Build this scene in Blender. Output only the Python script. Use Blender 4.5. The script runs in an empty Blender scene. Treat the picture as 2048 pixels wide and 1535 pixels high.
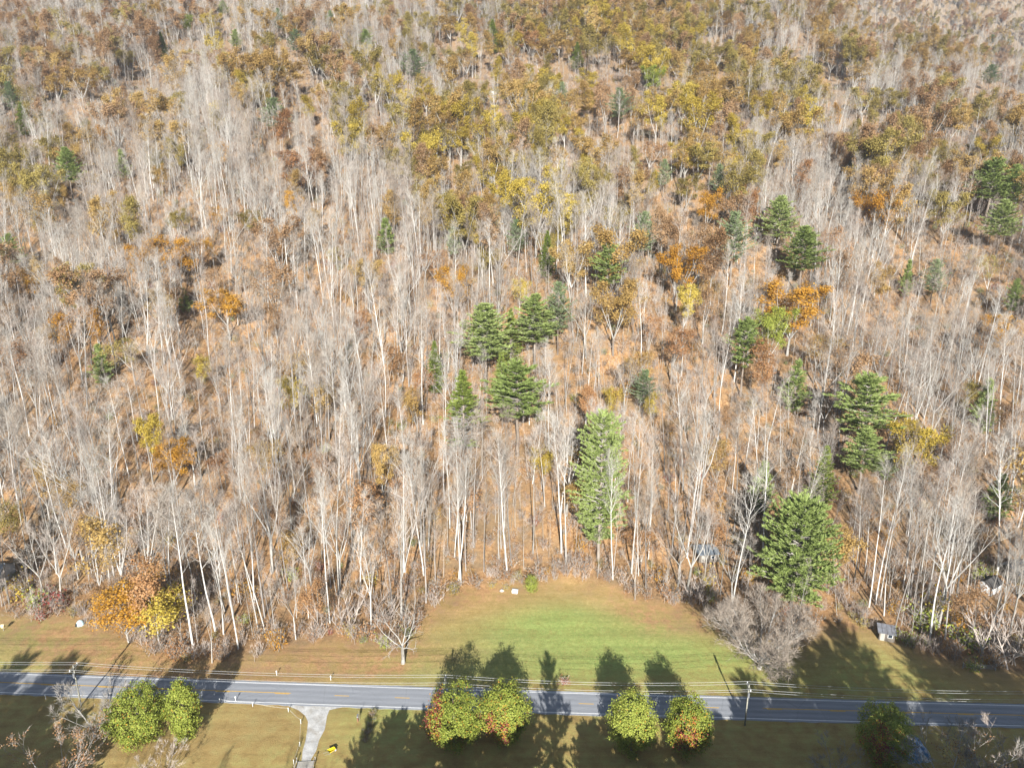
import bpy, math, random
import numpy as np
from mathutils import Vector, Matrix

# ---------------------------------------------------------------- camera, sky, sun, exposure
S = bpy.context.scene
CAM_H, PITCH, FPX, CX, CY = 101.0, math.radians(16.0), 1421.0, 1024.0, 767.5
SUN_EL = 23.5
cam_d = bpy.data.cameras.new('camera'); cam = bpy.data.objects.new('camera', cam_d)
S.collection.objects.link(cam); S.camera = cam
cam.location = (0, 0, CAM_H); cam.rotation_euler = (math.pi/2 - PITCH, 0, 0)
cam_d.sensor_width = 36.0; cam_d.lens = FPX/2048*36; cam_d.clip_start = 0.5; cam_d.clip_end = 6000

W = bpy.data.worlds.new('World'); S.world = W; W.use_nodes = True
wn = W.node_tree.nodes; wl = W.node_tree.links
sky = wn.new('ShaderNodeTexSky'); sky.sky_type = 'NISHITA'; sky.sun_disc = False; sky.altitude = 700; sky.dust_density = 0.2
sky.sun_elevation = math.radians(SUN_EL); sky.sun_rotation = math.pi
bg = wn['Background']; bg.inputs['Strength'].default_value = 0.05
wl.new(sky.outputs['Color'], bg.inputs['Color'])

sun_d = bpy.data.lights.new('sun', 'SUN'); sun_d.energy = 5.0; sun_d.angle = math.radians(0.5); sun_d.color = (1.0, 0.975, 0.93)
sun = bpy.data.objects.new('sun', sun_d); S.collection.objects.link(sun)
sun.rotation_euler = (math.radians(90 - SUN_EL), 0, math.radians(0.8)); sun.location = (0, -200, 300)
S.view_settings.view_transform = 'Standard'; S.view_settings.look = 'None'
S.view_settings.gamma = 1.0; S.view_settings.use_curve_mapping = False
S.view_settings.exposure = 1.24
S.cycles.use_adaptive_sampling = True; S.cycles.adaptive_threshold = 0.02; S.cycles.max_bounces = 4; S.cycles.diffuse_bounces = 1; S.cycles.glossy_bounces = 1
S.cycles.transmission_bounces = 2; S.cycles.volume_bounces = 0; S.cycles.transparent_max_bounces = 6

rng = np.random.default_rng(11); random.seed(11)
COL = S.collection

# ---------------------------------------------------------------- terrain function
_ty = np.arange(-400, 2400, 2.0)
_tz = np.interp(_ty, [-400, 128, 150, 168, 260, 420, 580, 760, 850, 950, 1150, 1300, 2400],
                [0, 0, .8, 3, 39, 116, 178, 268, 305, 318, 310, 290, 250])
_k = np.exp(-np.linspace(-2, 2, 21)**2); _k /= _k.sum()
_ts = np.convolve(np.pad(_tz, 10, mode='edge'), _k, mode='valid')
_ts = np.where(_ty < 132, 0, _ts)
def sstep(a, b, x):
    t = np.clip((x - a)/(b - a), 0, 1); return t*t*(3 - 2*t)
def terrain(X, Y):
    X = np.asarray(X, float); Y = np.asarray(Y, float)
    A = X/np.maximum(Y, 60)
    z = np.interp(Y, _ty, _ts)
    s = 1 - .27*sstep(.28, .72, A)*sstep(280, 600, Y) - .12*sstep(.5, .75, -A)*sstep(350, 650, Y)
    z = z*s
    z = z - 150*sstep(690, 980, Y)*sstep(.22, .5, A) - 120*sstep(780, 1030, Y)*sstep(.45, .65, -A)
    far = np.interp(Y, [1050, 1250, 1500, 1700, 2400], [0, 230, 480, 545, 545]) + 25*np.sin(X*.006 + 1)
    z = np.where(Y > 1000, np.maximum(z, far), z)
    a = sstep(150, 300, Y)
    z = z + a*(6*np.sin(X*.031 + .9*np.sin(Y*.011)) + 3.5*np.sin(X*.071 + 2 + Y*.013) + 3*np.sin(Y*.05 + X*.02))
    z = z + sstep(135, 190, Y)*(.5*np.sin(X*.23 + Y*.17) + .35*np.sin(X*.41 - Y*.33))
    return z
CF = (0.0, math.cos(PITCH), -math.sin(PITCH)); CU = (0.0, math.sin(PITCH), math.cos(PITCH))
def ray(x, y):
    a = (x - CX)/FPX; b = (CY - y)/FPX
    return np.array([a, CF[1] + b*CU[1], CF[2] + b*CU[2]])
def hit(x, y, h=0.0):
    d = ray(x, y); t = np.arange(60, 1900, .5)
    P = d[None, :]*t[:, None]; P[:, 2] += CAM_H
    q = P[:, 2] - terrain(P[:, 0], P[:, 1]) - h
    i = int(np.argmax(q <= 0))
    if q[i] > 0: i = len(t) - 1
    return float(P[i, 0]), float(P[i, 1]), float(t[i])
def project(X, Y, Z):
    z = Z - CAM_H
    dep = Y*CF[1] + z*CF[2]; up = Y*CU[1] + z*CU[2]
    dep = np.maximum(dep, 1e-3)
    return CX + FPX*X/dep, CY - FPX*up/dep, dep
def T(x, y): return float(terrain(x, y))

# ---------------------------------------------------------------- materials
MATS = {}
def new_mat(name):
    m = bpy.data.materials.new(name); m.use_nodes = True
    b = m.node_tree.nodes['Principled BSDF']; b.inputs['Roughness'].default_value = .85
    b.inputs['Specular IOR Level'].default_value = .15
    MATS[name] = m; return m, m.node_tree, b
def ramp(nt, stops):
    r = nt.nodes.new('ShaderNodeValToRGB'); e = r.color_ramp.elements
    while len(e) < len(stops): e.new(.5)
    for k, (p, c) in zip(e, stops): k.position = p; k.color = (*c, 1)
    return r
def mathn(nt, op, a, b=None, clamp=False):
    n = nt.nodes.new('ShaderNodeMath'); n.operation = op; n.use_clamp = clamp
    for i, v in enumerate((a, b)):
        if v is None: continue
        if isinstance(v, (int, float)): n.inputs[i].default_value = v
        else: nt.links.new(v, n.inputs[i])
    return n.outputs[0]
def mixc(nt, f, a, b):
    n = nt.nodes.new('ShaderNodeMix'); n.data_type = 'RGBA'
    for s, v in ((n.inputs[0], f), (n.inputs[6], a), (n.inputs[7], b)):
        if isinstance(v, (int, float)): s.default_value = v
        elif isinstance(v, tuple): s.default_value = (*v, 1)
        else: nt.links.new(v, s)
    return n.outputs[2]
def noise(nt, scale, detail=4, rough=.55, coord=None, dist=0.0):
    n = nt.nodes.new('ShaderNodeTexNoise'); n.inputs['Scale'].default_value = scale
    n.inputs['Detail'].default_value = detail; n.inputs['Roughness'].default_value = rough; n.inputs['Distortion'].default_value = dist
    if coord is not None: nt.links.new(coord, n.inputs['Vector'])
    return n.outputs['Fac']
def geo_pos(nt): return nt.nodes.new('ShaderNodeNewGeometry').outputs['Position']

def leaf_mat(name, stops, trans=.25):
    m, nt, b = new_mat(name)
    isl = nt.nodes.new('ShaderNodeNewGeometry').outputs['Random Per Island']
    ob = nt.nodes.new('ShaderNodeObjectInfo').outputs['Random']
    v = mathn(nt, 'ADD', mathn(nt, 'MULTIPLY', isl, .6), mathn(nt, 'MULTIPLY', ob, .4))
    r = ramp(nt, stops); nt.links.new(v, r.inputs[0]); nt.links.new(r.outputs[0], b.inputs['Base Color'])
    b.inputs['Roughness'].default_value = .6
    if trans:
        t = nt.nodes.new('ShaderNodeBsdfTranslucent'); nt.links.new(r.outputs[0], t.inputs['Color'])
        mx = nt.nodes.new('ShaderNodeMixShader'); mx.inputs[0].default_value = trans
        out = nt.nodes['Material Output']
        nt.links.new(b.outputs[0], mx.inputs[1]); nt.links.new(t.outputs[0], mx.inputs[2]); nt.links.new(mx.outputs[0], out.inputs[0])
    return m
def bark_mat(name, c1, c2, scale=1.5):
    m, nt, b = new_mat(name)
    tc = nt.nodes.new('ShaderNodeTexCoord').outputs['Object']
    mp = nt.nodes.new('ShaderNodeMapping'); mp.inputs['Scale'].default_value = (1, 1, .25); nt.links.new(tc, mp.inputs[0])
    n = noise(nt, scale, 5, .6, mp.outputs[0])
    ob = nt.nodes.new('ShaderNodeObjectInfo').outputs['Random']
    v = mathn(nt, 'ADD', mathn(nt, 'MULTIPLY', n, .75), mathn(nt, 'MULTIPLY', ob, .35))
    r = ramp(nt, [(.25, c1), (.75, c2)]); nt.links.new(v, r.inputs[0]); nt.links.new(r.outputs[0], b.inputs['Base Color'])
    b.inputs['Roughness'].default_value = .9
    return m
def plain_mat(name, c, c2=None, scale=2.0, rough=.8, metal=0.0, bump=0.0):
    m, nt, b = new_mat(name)
    c2 = c2 or tuple(k*.75 for k in c)
    tc = nt.nodes.new('ShaderNodeTexCoord').outputs['Object']
    n = noise(nt, scale, 6, .6, tc)
    r = ramp(nt, [(.3, c2), (.7, c)]); nt.links.new(n, r.inputs[0]); nt.links.new(r.outputs[0], b.inputs['Base Color'])
    b.inputs['Roughness'].default_value = rough; b.inputs['Metallic'].default_value = metal
    return m

bark_pale = bark_mat('pale_bark', (.17, .155, .132), (.53, .505, .46))
bark_white = bark_mat('white_bark', (.38, .355, .315), (.66, .635, .59))
bark_dark = bark_mat('brown_bark', (.12, .09, .07), (.30, .25, .20))
twig_pink = bark_mat('twig_grey_pink', (.23, .185, .155), (.46, .395, .34), .6)
twig_grey = bark_mat('twig_grey', (.24, .215, .185), (.47, .435, .385), .6)
bark_grey = bark_mat('grey_bark', (.13, .115, .10), (.36, .33, .30))
twig_brown = bark_mat('twig_brown', (.20, .16, .125), (.40, .335, .27), .6)
needle = leaf_mat('pine_needles', [(0, (.15, .20, .05)), (.5, (.32, .40, .12)), (1, (.50, .56, .23))], .3)
needle_blue = leaf_mat('bluish_needles', [(0, (.12, .17, .075)), (.5, (.27, .34, .165)), (1, (.43, .49, .27))], .3)
needle_yel = leaf_mat('hemlock_needles', [(0, (.12, .16, .03)), (.5, (.24, .30, .06)), (1, (.38, .43, .11))], .3)
LEAF = {
 'ochre':  leaf_mat('ochre_leaves', [(0, (.22, .13, .04)), (.5, (.41, .265, .085)), (1, (.56, .40, .15))]),
 'olive':  leaf_mat('olive_leaves', [(0, (.16, .125, .03)), (.5, (.31, .24, .065)), (1, (.45, .37, .12))]),
 'gold':   leaf_mat('gold_leaves', [(0, (.26, .18, .025)), (.5, (.46, .34, .055)), (1, (.62, .49, .11))]),
 'orange': leaf_mat('orange_leaves', [(0, (.30, .13, .015)), (.5, (.50, .255, .035)), (1, (.62, .38, .075))]),
 'rust':   leaf_mat('rust_leaves', [(0, (.24, .11, .045)), (.5, (.39, .205, .09)), (1, (.51, .32, .16))]),
 'green':  leaf_mat('green_leaves', [(0, (.12, .15, .022)), (.5, (.26, .30, .05)), (1, (.44, .46, .10))]),
 'red':    leaf_mat('red_leaves', [(0, (.18, .035, .03)), (.5, (.32, .085, .065)), (1, (.40, .17, .09))]),
 'tan':    leaf_mat('tan_leaves', [(0, (.22, .12, .055)), (.5, (.36, .22, .11)), (1, (.48, .32, .18))]),
}

# ---------------------------------------------------------------- mesh builder
class MB:
    def __init__(s): s.v = []; s.f = []; s.m = []
    def tube(s, path, rad, sides=5, mat=0, cap=False):
        n0 = len(s.v); path = [np.asarray(p, float) for p in path]; k = len(path)
        for i, p in enumerate(path):
            d = path[min(i+1, k-1)] - path[max(i-1, 0)]; d = d/(np.linalg.norm(d) + 1e-9)
            a = np.array([1., 0, 0]) if abs(d[2]) > .8 else np.array([0, 0, 1.])
            u = np.cross(d, a); u /= np.linalg.norm(u); w = np.cross(d, u)
            for j in range(sides):
                t = 2*math.pi*j/sides
                s.v.append(tuple(p + rad[i]*(math.cos(t)*u + math.sin(t)*w)))
        for i in range(k-1):
            for j in range(sides):
                a = n0 + i*sides + j; b = n0 + i*sides + (j+1) % sides
                s.f.append((a, b, b + sides, a + sides)); s.m.append(mat)
        if cap:
            s.f.append(tuple(n0 + (k-1)*sides + j for j in range(sides))); s.m.append(mat)
            s.f.append(tuple(n0 + sides-1-j for j in range(sides))); s.m.append(mat)
    def tri(s, a, b, c, mat=0):
        n = len(s.v); s.v += [tuple(a), tuple(b), tuple(c)]; s.f.append((n, n+1, n+2)); s.m.append(mat)
    def quad(s, a, b, c, d, mat=0):
        n = len(s.v); s.v += [tuple(a), tuple(b), tuple(c), tuple(d)]; s.f.append((n, n+1, n+2, n+3)); s.m.append(mat)
    def box(s, x0, x1, y0, y1, z0, z1, mat=0, rz=0.0, o=(0, 0, 0)):
        n = len(s.v); c, q = math.cos(rz), math.sin(rz)
        for z in (z0, z1):
            for x, y in ((x0, y0), (x1, y0), (x1, y1), (x0, y1)):
                s.v.append((o[0] + c*x - q*y, o[1] + q*x + c*y, o[2] + z))
        for f in ((3, 2, 1, 0), (4, 5, 6, 7), (0, 1, 5, 4), (1, 2, 6, 5), (2, 3, 7, 6), (3, 0, 4, 7)):
            s.f.append(tuple(n + i for i in f)); s.m.append(mat)
    def leaves(s, C, size, nrm, mat):
        # C (n,3) centres, nrm (n,3) rough normals -> one folded diamond each
        r = rng.normal(size=C.shape); n = nrm + r*.8; n /= np.linalg.norm(n, axis=1)[:, None] + 1e-9
        u = np.cross(n, rng.normal(size=C.shape)); u /= np.linalg.norm(u, axis=1)[:, None] + 1e-9
        w = np.cross(n, u); sz = size*(.7 + .6*rng.random(len(C)))[:, None]
        a = C - u*sz*.5; b = C + w*sz*.36; c = C + u*sz*.5; d = C - w*sz*.36
        n0 = len(s.v); Q = np.stack([a, b, c, d], 1).reshape(-1, 3)
        s.v += list(map(tuple, Q)); k = len(C)
        s.f += [(n0+4*i, n0+4*i+1, n0+4*i+2, n0+4*i+3) for i in range(k)]
        s.m += ([mat]*k if isinstance(mat, int) else list(mat))
    def mesh(s, name, mats, smooth=False):
        me = bpy.data.meshes.new(name); me.from_pydata(s.v, [], s.f)
        for m in mats: me.materials.append(m)
        if len(mats) > 1: me.polygons.foreach_set('material_index', np.array(s.m, dtype=np.int32))
        if smooth: me.polygons.foreach_set('use_smooth', np.ones(len(s.f), dtype=bool))
        me.update(); return me
def add(name, me, parent=None, loc=(0, 0, 0), rz=0.0, sc=1.0):
    o = bpy.data.objects.new(name, me); COL.objects.link(o)
    o.location = loc; o.rotation_euler = (0, 0, rz)
    o.scale = (sc, sc, sc) if isinstance(sc, (int, float)) else sc
    if parent is not None: o.parent = parent
    return o
def thing(name, label, cat, loc=(0, 0, 0), rz=0.0, group=None, sc=1.0):
    o = add(name, None, None, loc, rz, sc); o.empty_display_size = .5
    o['label'] = label; o['category'] = cat
    if group: o['group'] = group
    return o
def structure(o): o['kind'] = 'structure'; return o

# ---------------------------------------------------------------- ground
def gp(x, y):
    h = hit(x, y); return (h[0], h[1])
edge_px = [(-200, 1228), (0, 1232), (150, 1240), (235, 1272), (320, 1312), (420, 1322), (480, 1312), (560, 1302), (680, 1278), (740, 1292),
           (815, 1292), (845, 1232), (880, 1196), (920, 1178), (1000, 1170), (1060, 1170), (1130, 1158), (1220, 1168), (1290, 1205),
           (1390, 1212), (1430, 1232), (1600, 1300), (1690, 1232), (1740, 1255), (1820, 1300), (1900, 1332), (2048, 1352), (2250, 1370)]
edge = np.array([gp(*p) for p in edge_px]); edge = edge[np.argsort(edge[:, 0])]
def forest_dist(X, Y):   # metres into the wood, past the clearing's edge
    return Y - np.interp(X, edge[:, 0], edge[:, 1])
def road_y(X): return 120.2 - .0455*X + .00005*X*X
xs = np.unique(np.concatenate([np.arange(-1700, -760, 40), np.arange(-760, -170, 12), np.arange(-170, 170, 2.0), np.arange(170, 760, 12), np.arange(760, 1720, 40)]))
ys = np.unique(np.concatenate([np.arange(-300, 90, 15), np.arange(90, 190, 1.6), np.arange(190, 420, 4), np.arange(420, 1000, 10), np.arange(1000, 2320, 30)]))
GX, GY = np.meshgrid(xs, ys); GZ = terrain(GX, GY)
nx, ny = len(xs), len(ys)
V = np.stack([GX, GY, GZ], -1).reshape(-1, 3)
I = np.arange(nx*ny).reshape(ny, nx)
F = np.stack([I[:-1, :-1], I[:-1, 1:], I[1:, 1:], I[1:, :-1]], -1).reshape(-1, 4)
me = bpy.data.meshes.new('ground'); me.from_pydata(V.tolist(), [], F.tolist())
me.polygons.foreach_set('use_smooth', np.ones(len(F), dtype=bool))
gd = forest_dist(V[:, 0], V[:, 1])
grass = sstep(6, -5, gd)
# greener lawn patches
def blob(px, py, rx, ry):
    x, y = gp(px, py); return np.exp(-(((V[:, 0]-x)/rx)**2 + ((V[:, 1]-y)/ry)**2))
green = np.clip(blob(1110, 1255, 17, 10) + .7*blob(1250, 1265, 16, 8) + .55*blob(60, 1250, 14, 9) + .5*blob(110, 1300, 22, 6) + .5*blob(960, 1300, 25, 8) + .6*blob(1330, 1310, 30, 9)
                + .6*blob(30, 1335, 25, 2.2) + .5*blob(900, 1345, 30, 4) + .55*blob(780, 1430, 10, 8) + .3*blob(1700, 1330, 40, 14), 0, 1)
lit = np.clip(.8*sstep(-15, 0, gd) + .85*blob(360, 1330, 42, 8) + .85*blob(640, 1310, 40, 8) + .6*blob(880, 1210, 16, 10) + 1.0*blob(1370, 1225, 18, 9) + .9*blob(1660, 1200, 6, 12)
              + .5*blob(180, 1280, 25, 8) + .55*blob(300, 1500, 14, 5) + .35*blob(540, 1440, 16, 8), 0, 1)
for nme, arr in (('grass', grass), ('green', green), ('litter', lit)):
    at = me.attributes.new(nme, 'FLOAT', 'POINT'); at.data.foreach_set('value', arr.astype(np.float32))
m, nt, b = new_mat('ground_cover')
pos = geo_pos(nt)
def attr(n):
    a = nt.nodes.new('ShaderNodeAttribute'); a.attribute_name = n; return a.outputs['Fac']
n1 = noise(nt, .09, 6, .62, pos); n2 = noise(nt, 1.1, 6, .7, pos); n3 = noise(nt, 6, 3, .7, pos); n4 = noise(nt, .35, 5, .6, pos)
litc = ramp(nt, [(.32, (.10, .052, .024)), (.45, (.265, .145, .066)), (.56, (.43, .255, .12)), (.72, (.57, .39, .21))])
nt.links.new(mathn(nt, 'ADD', mathn(nt, 'MULTIPLY', n2, .6), mathn(nt, 'MULTIPLY', n3, .4)), litc.inputs[0])
brn = ramp(nt, [(.44, (0, 0, 0)), (.60, (1, 1, 1))]); nt.links.new(mathn(nt, 'ADD', mathn(nt, 'MULTIPLY', noise(nt, .055, 5, .6, pos), .5), mathn(nt, 'MULTIPLY', noise(nt, .28, 4, .65, pos), .5)), brn.inputs[0])
litv = mixc(nt, mathn(nt, 'MULTIPLY', brn.outputs[0], .75), litc.outputs[0], (.20, .15, .09))
sep = nt.nodes.new('ShaderNodeSeparateXYZ'); nt.links.new(pos, sep.inputs[0])
litv = mixc(nt, mathn(nt, 'MULTIPLY', mathn(nt, 'SUBTRACT', sep.outputs['Z'], 60), .004, True), litv, (.27, .195, .125))
dry = ramp(nt, [(.28, (.19, .125, .044)), (.5, (.37, .265, .095)), (.72, (.53, .41, .17))])
nt.links.new(mathn(nt, 'ADD', mathn(nt, 'MULTIPLY', n4, .55), mathn(nt, 'MULTIPLY', n3, .45)), dry.inputs[0])
grn = ramp(nt, [(.28, (.12, .18, .045)), (.5, (.26, .335, .09)), (.72, (.43, .47, .16))])
nt.links.new(mathn(nt, 'ADD', mathn(nt, 'MULTIPLY', n2, .5), mathn(nt, 'MULTIPLY', n3, .5)), grn.inputs[0])
gf = mathn(nt, 'ADD', mathn(nt, 'MULTIPLY', attr('green'), .85), mathn(nt, 'MULTIPLY', mathn(nt, 'SUBTRACT', mathn(nt, 'ADD', mathn(nt, 'MULTIPLY', n4, .6), mathn(nt, 'MULTIPLY', n2, .4)), .46), 2.4), True)
lawn = mixc(nt, gf, dry.outputs[0], grn.outputs[0])
lf = mathn(nt, 'MULTIPLY', attr('litter'), mathn(nt, 'MULTIPLY', mathn(nt, 'SUBTRACT', mathn(nt, 'ADD', mathn(nt, 'MULTIPLY', n2, .7), mathn(nt, 'MULTIPLY', n4, 1.1)), .62), 2.6, True), True)
lawn = mixc(nt, lf, lawn, mixc(nt, .35, litv, (.42, .24, .115)))
spk = ramp(nt, [(.60, (0, 0, 0)), (.66, (1, 1, 1))]); nt.links.new(noise(nt, 2.6, 2, .8, pos), spk.inputs[0])
lawn = mixc(nt, mathn(nt, 'MULTIPLY', spk.outputs[0], .5), lawn, (.42, .26, .11))
mw = nt.nodes.new('ShaderNodeMapping'); mw.inputs['Scale'].default_value = (.05, .55, 1); nt.links.new(pos, mw.inputs[0])
mow = ramp(nt, [(.3, (.84, .84, .84)), (.7, (1.12, 1.12, 1.12))]); nt.links.new(noise(nt, 1.0, 4, .6, mw.outputs[0]), mow.inputs[0])
mm = nt.nodes.new('ShaderNodeMix'); mm.data_type = 'RGBA'; mm.blend_type = 'MULTIPLY'; mm.inputs[0].default_value = 1.0; nt.links.new(lawn, mm.inputs[6]); nt.links.new(mow.outputs[0], mm.inputs[7]); lawn = mm.outputs[2]
fm = mathn(nt, 'MULTIPLY', mathn(nt, 'SUBTRACT', mathn(nt, 'ADD', attr('grass'), mathn(nt, 'MULTIPLY', mathn(nt, 'SUBTRACT', n4, .5), .9)), .28), 2.3, True)
nt.links.new(mixc(nt, fm, litv, lawn), b.inputs['Base Color'])
bp = nt.nodes.new('ShaderNodeBump'); bp.inputs['Strength'].default_value = .55; bp.inputs['Distance'].default_value = .22
nt.links.new(mathn(nt, 'ADD', n3, n2), bp.inputs['Height']); nt.links.new(bp.outputs[0], b.inputs['Normal'])
b.inputs['Roughness'].default_value = .95
me.materials.append(m)
structure(add('ground', me))

# ---------------------------------------------------------------- road, markings, driveway
def strip(name, X0, X1, o0, o1, z, mat, parent=None, step=6.0, depth=0.0, rag=0.0):
    n = max(2, int((X1 - X0)/step) + 1); X = np.linspace(X0, X1, n); mb = MB()
    for i in range(n-1):
        a, c = X[i], X[i+1]
        ja, jc = [rag*(math.sin(q*1.7) + math.sin(q*3.9 + 1) + .6*math.sin(q*.31)) for q in (a, c)]
        P = [(a, road_y(a) + o0 + ja, z), (c, road_y(c) + o0 + jc, z), (c, road_y(c) + o1 + ja*0 + rag*math.sin(c*2.3), z), (a, road_y(a) + o1 + rag*math.sin(a*2.3), z)]
        mb.quad(*P)
        if depth:
            D = [(p[0], p[1], z - depth) for p in P]
            mb.quad(D[0], D[1], P[1], P[0]); mb.quad(P[3], P[2], D[2], D[3])
    return add(name, mb.mesh(name, [mat]), parent)
m, nt, b = new_mat('asphalt'); pos = geo_pos(nt)
mp = nt.nodes.new('ShaderNodeMapping'); mp.inputs['Scale'].default_value = (.12, 1.2, 1); nt.links.new(pos, mp.inputs[0])
r = ramp(nt, [(.3, (.225, .235, .25)), (.7, (.335, .345, .365))]); nt.links.new(mathn(nt, 'ADD', mathn(nt, 'MULTIPLY', noise(nt, 1.0, 5, .6, mp.outputs[0]), .6), mathn(nt, 'MULTIPLY', noise(nt, 8, 3, .7, pos), .4)), r.inputs[0])
vo = nt.nodes.new('ShaderNodeTexVoronoi'); vo.feature = 'DISTANCE_TO_EDGE'; vo.inputs['Scale'].default_value = .16; nt.links.new(pos, vo.inputs['Vector'])
ck = ramp(nt, [(.0, (.84, .84, .84)), (.012, (1, 1, 1))]); nt.links.new(vo.outputs['Distance'], ck.inputs[0])
sx = nt.nodes.new('ShaderNodeSeparateXYZ'); nt.links.new(pos, sx.inputs[0])
acr = mathn(nt, 'ADD', sx.outputs['Y'], mathn(nt, 'MULTIPLY', sx.outputs['X'], .0455))
trk = mathn(nt, 'ADD', mathn(nt, 'MULTIPLY', mathn(nt, 'COSINE', mathn(nt, 'MULTIPLY', mathn(nt, 'SUBTRACT', acr, 120.2), 4.2)), .07), .95)
mk = nt.nodes.new('ShaderNodeMix'); mk.data_type = 'RGBA'; mk.blend_type = 'MULTIPLY'; mk.inputs[0].default_value = 1; nt.links.new(r.outputs[0], mk.inputs[6]); nt.links.new(ck.outputs[0], mk.inputs[7])
mk2 = nt.nodes.new('ShaderNodeMix'); mk2.data_type = 'RGBA'; mk2.blend_type = 'MULTIPLY'; mk2.inputs[0].default_value = 1; nt.links.new(mk.outputs[2], mk2.inputs[6]); nt.links.new(trk, mk2.inputs[7])
nt.links.new(mk2.outputs[2], b.inputs['Base Color']); b.inputs['Roughness'].default_value = .8
asphalt = m
paint_w = plain_mat('white_road_paint', (.80, .80, .78), (.66, .66, .64), 3)
paint_y = plain_mat('yellow_road_paint', (.72, .42, .04), (.60, .34, .03), 3)
road = structure(strip('road', -520, 520, -3.35, 3.35, .055, asphalt, None, 1.2, .15, .07))
strip('edge_line', -520, 520, 2.71, 2.89, .060, paint_w, road, 8)
strip('edge_line', -520, 520, -2.89, -2.71, .060, paint_w, road, 8)
xl = gp(580, 1393)[0]; xr = gp(1525, 1416)[0]
strip('centre_line', -520, xl, .03, .19, .060, paint_y, road, 8)
strip('centre_line', xr, 520, .03, .19, .060, paint_y, road, 8)
dx0 = gp(684, 1390)[0]
for k in range(-12, 14):
    a = dx0 + k*12.4
    strip('centre_dash', a - 1.5, a + 1.5, -.19, -.03, .060, paint_y, road, 3)
strip('edge_marking', gp(905, 1378)[0] + 2.2, gp(985, 1378)[0] + 2.2, 3.55, 3.68, .02, paint_w, road, 3)
# gravel drive
m, nt, b = new_mat('pale_gravel'); pos = geo_pos(nt)
r = ramp(nt, [(.36, (.30, .29, .27)), (.64, (.66, .645, .61))]); nt.links.new(mathn(nt, 'ADD', mathn(nt, 'MULTIPLY', noise(nt, 5, 6, .75, pos), .5), mathn(nt, 'MULTIPLY', noise(nt, .7, 5, .7, pos), .5)), r.inputs[0])
soil = ramp(nt, [(.50, (0, 0, 0)), (.64, (1, 1, 1))]); nt.links.new(noise(nt, .55, 6, .7, pos, .6), soil.inputs[0]); nt.links.new(mixc(nt, mathn(nt, 'MULTIPLY', soil.outputs[0], .4), r.outputs[0], (.27, .21, .13)), b.inputs['Base Color'])
bp = nt.nodes.new('ShaderNodeBump'); bp.inputs['Strength'].default_value = .5; bp.inputs['Distance'].default_value = .06
nt.links.new(noise(nt, 9, 4, .7, pos), bp.inputs['Height']); nt.links.new(bp.outputs[0], b.inputs['Normal'])
gravel = m
L = [(570, 1410), (597, 1421), (611, 1432), (616, 1445), (615, 1460), (611, 1480), (606, 1500), (602, 1522), (598, 1545)]
R = [(690, 1414), (660, 1420), (653, 1432), (653, 1446), (648, 1460), (640, 1480), (631, 1500), (624, 1520), (619, 1545)]
mb = MB(); Lw = [gp(*p) for p in L]; Rw = [gp(*p) for p in R]
for i in range(len(L)-1):
    for j in range(4):
        def lp(k, t): return (Lw[k][0]*(1-t) + Rw[k][0]*t + .25*math.sin(k*3.1 + t*9), Lw[k][1]*(1-t) + Rw[k][1]*t, .02 + .03*math.sin(t*math.pi))
        mb.quad(lp(i, j/4), lp(i, (j+1)/4), lp(i+1, (j+1)/4), lp(i+1, j/4))
structure(add('driveway', mb.mesh('driveway', [gravel])))

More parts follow.
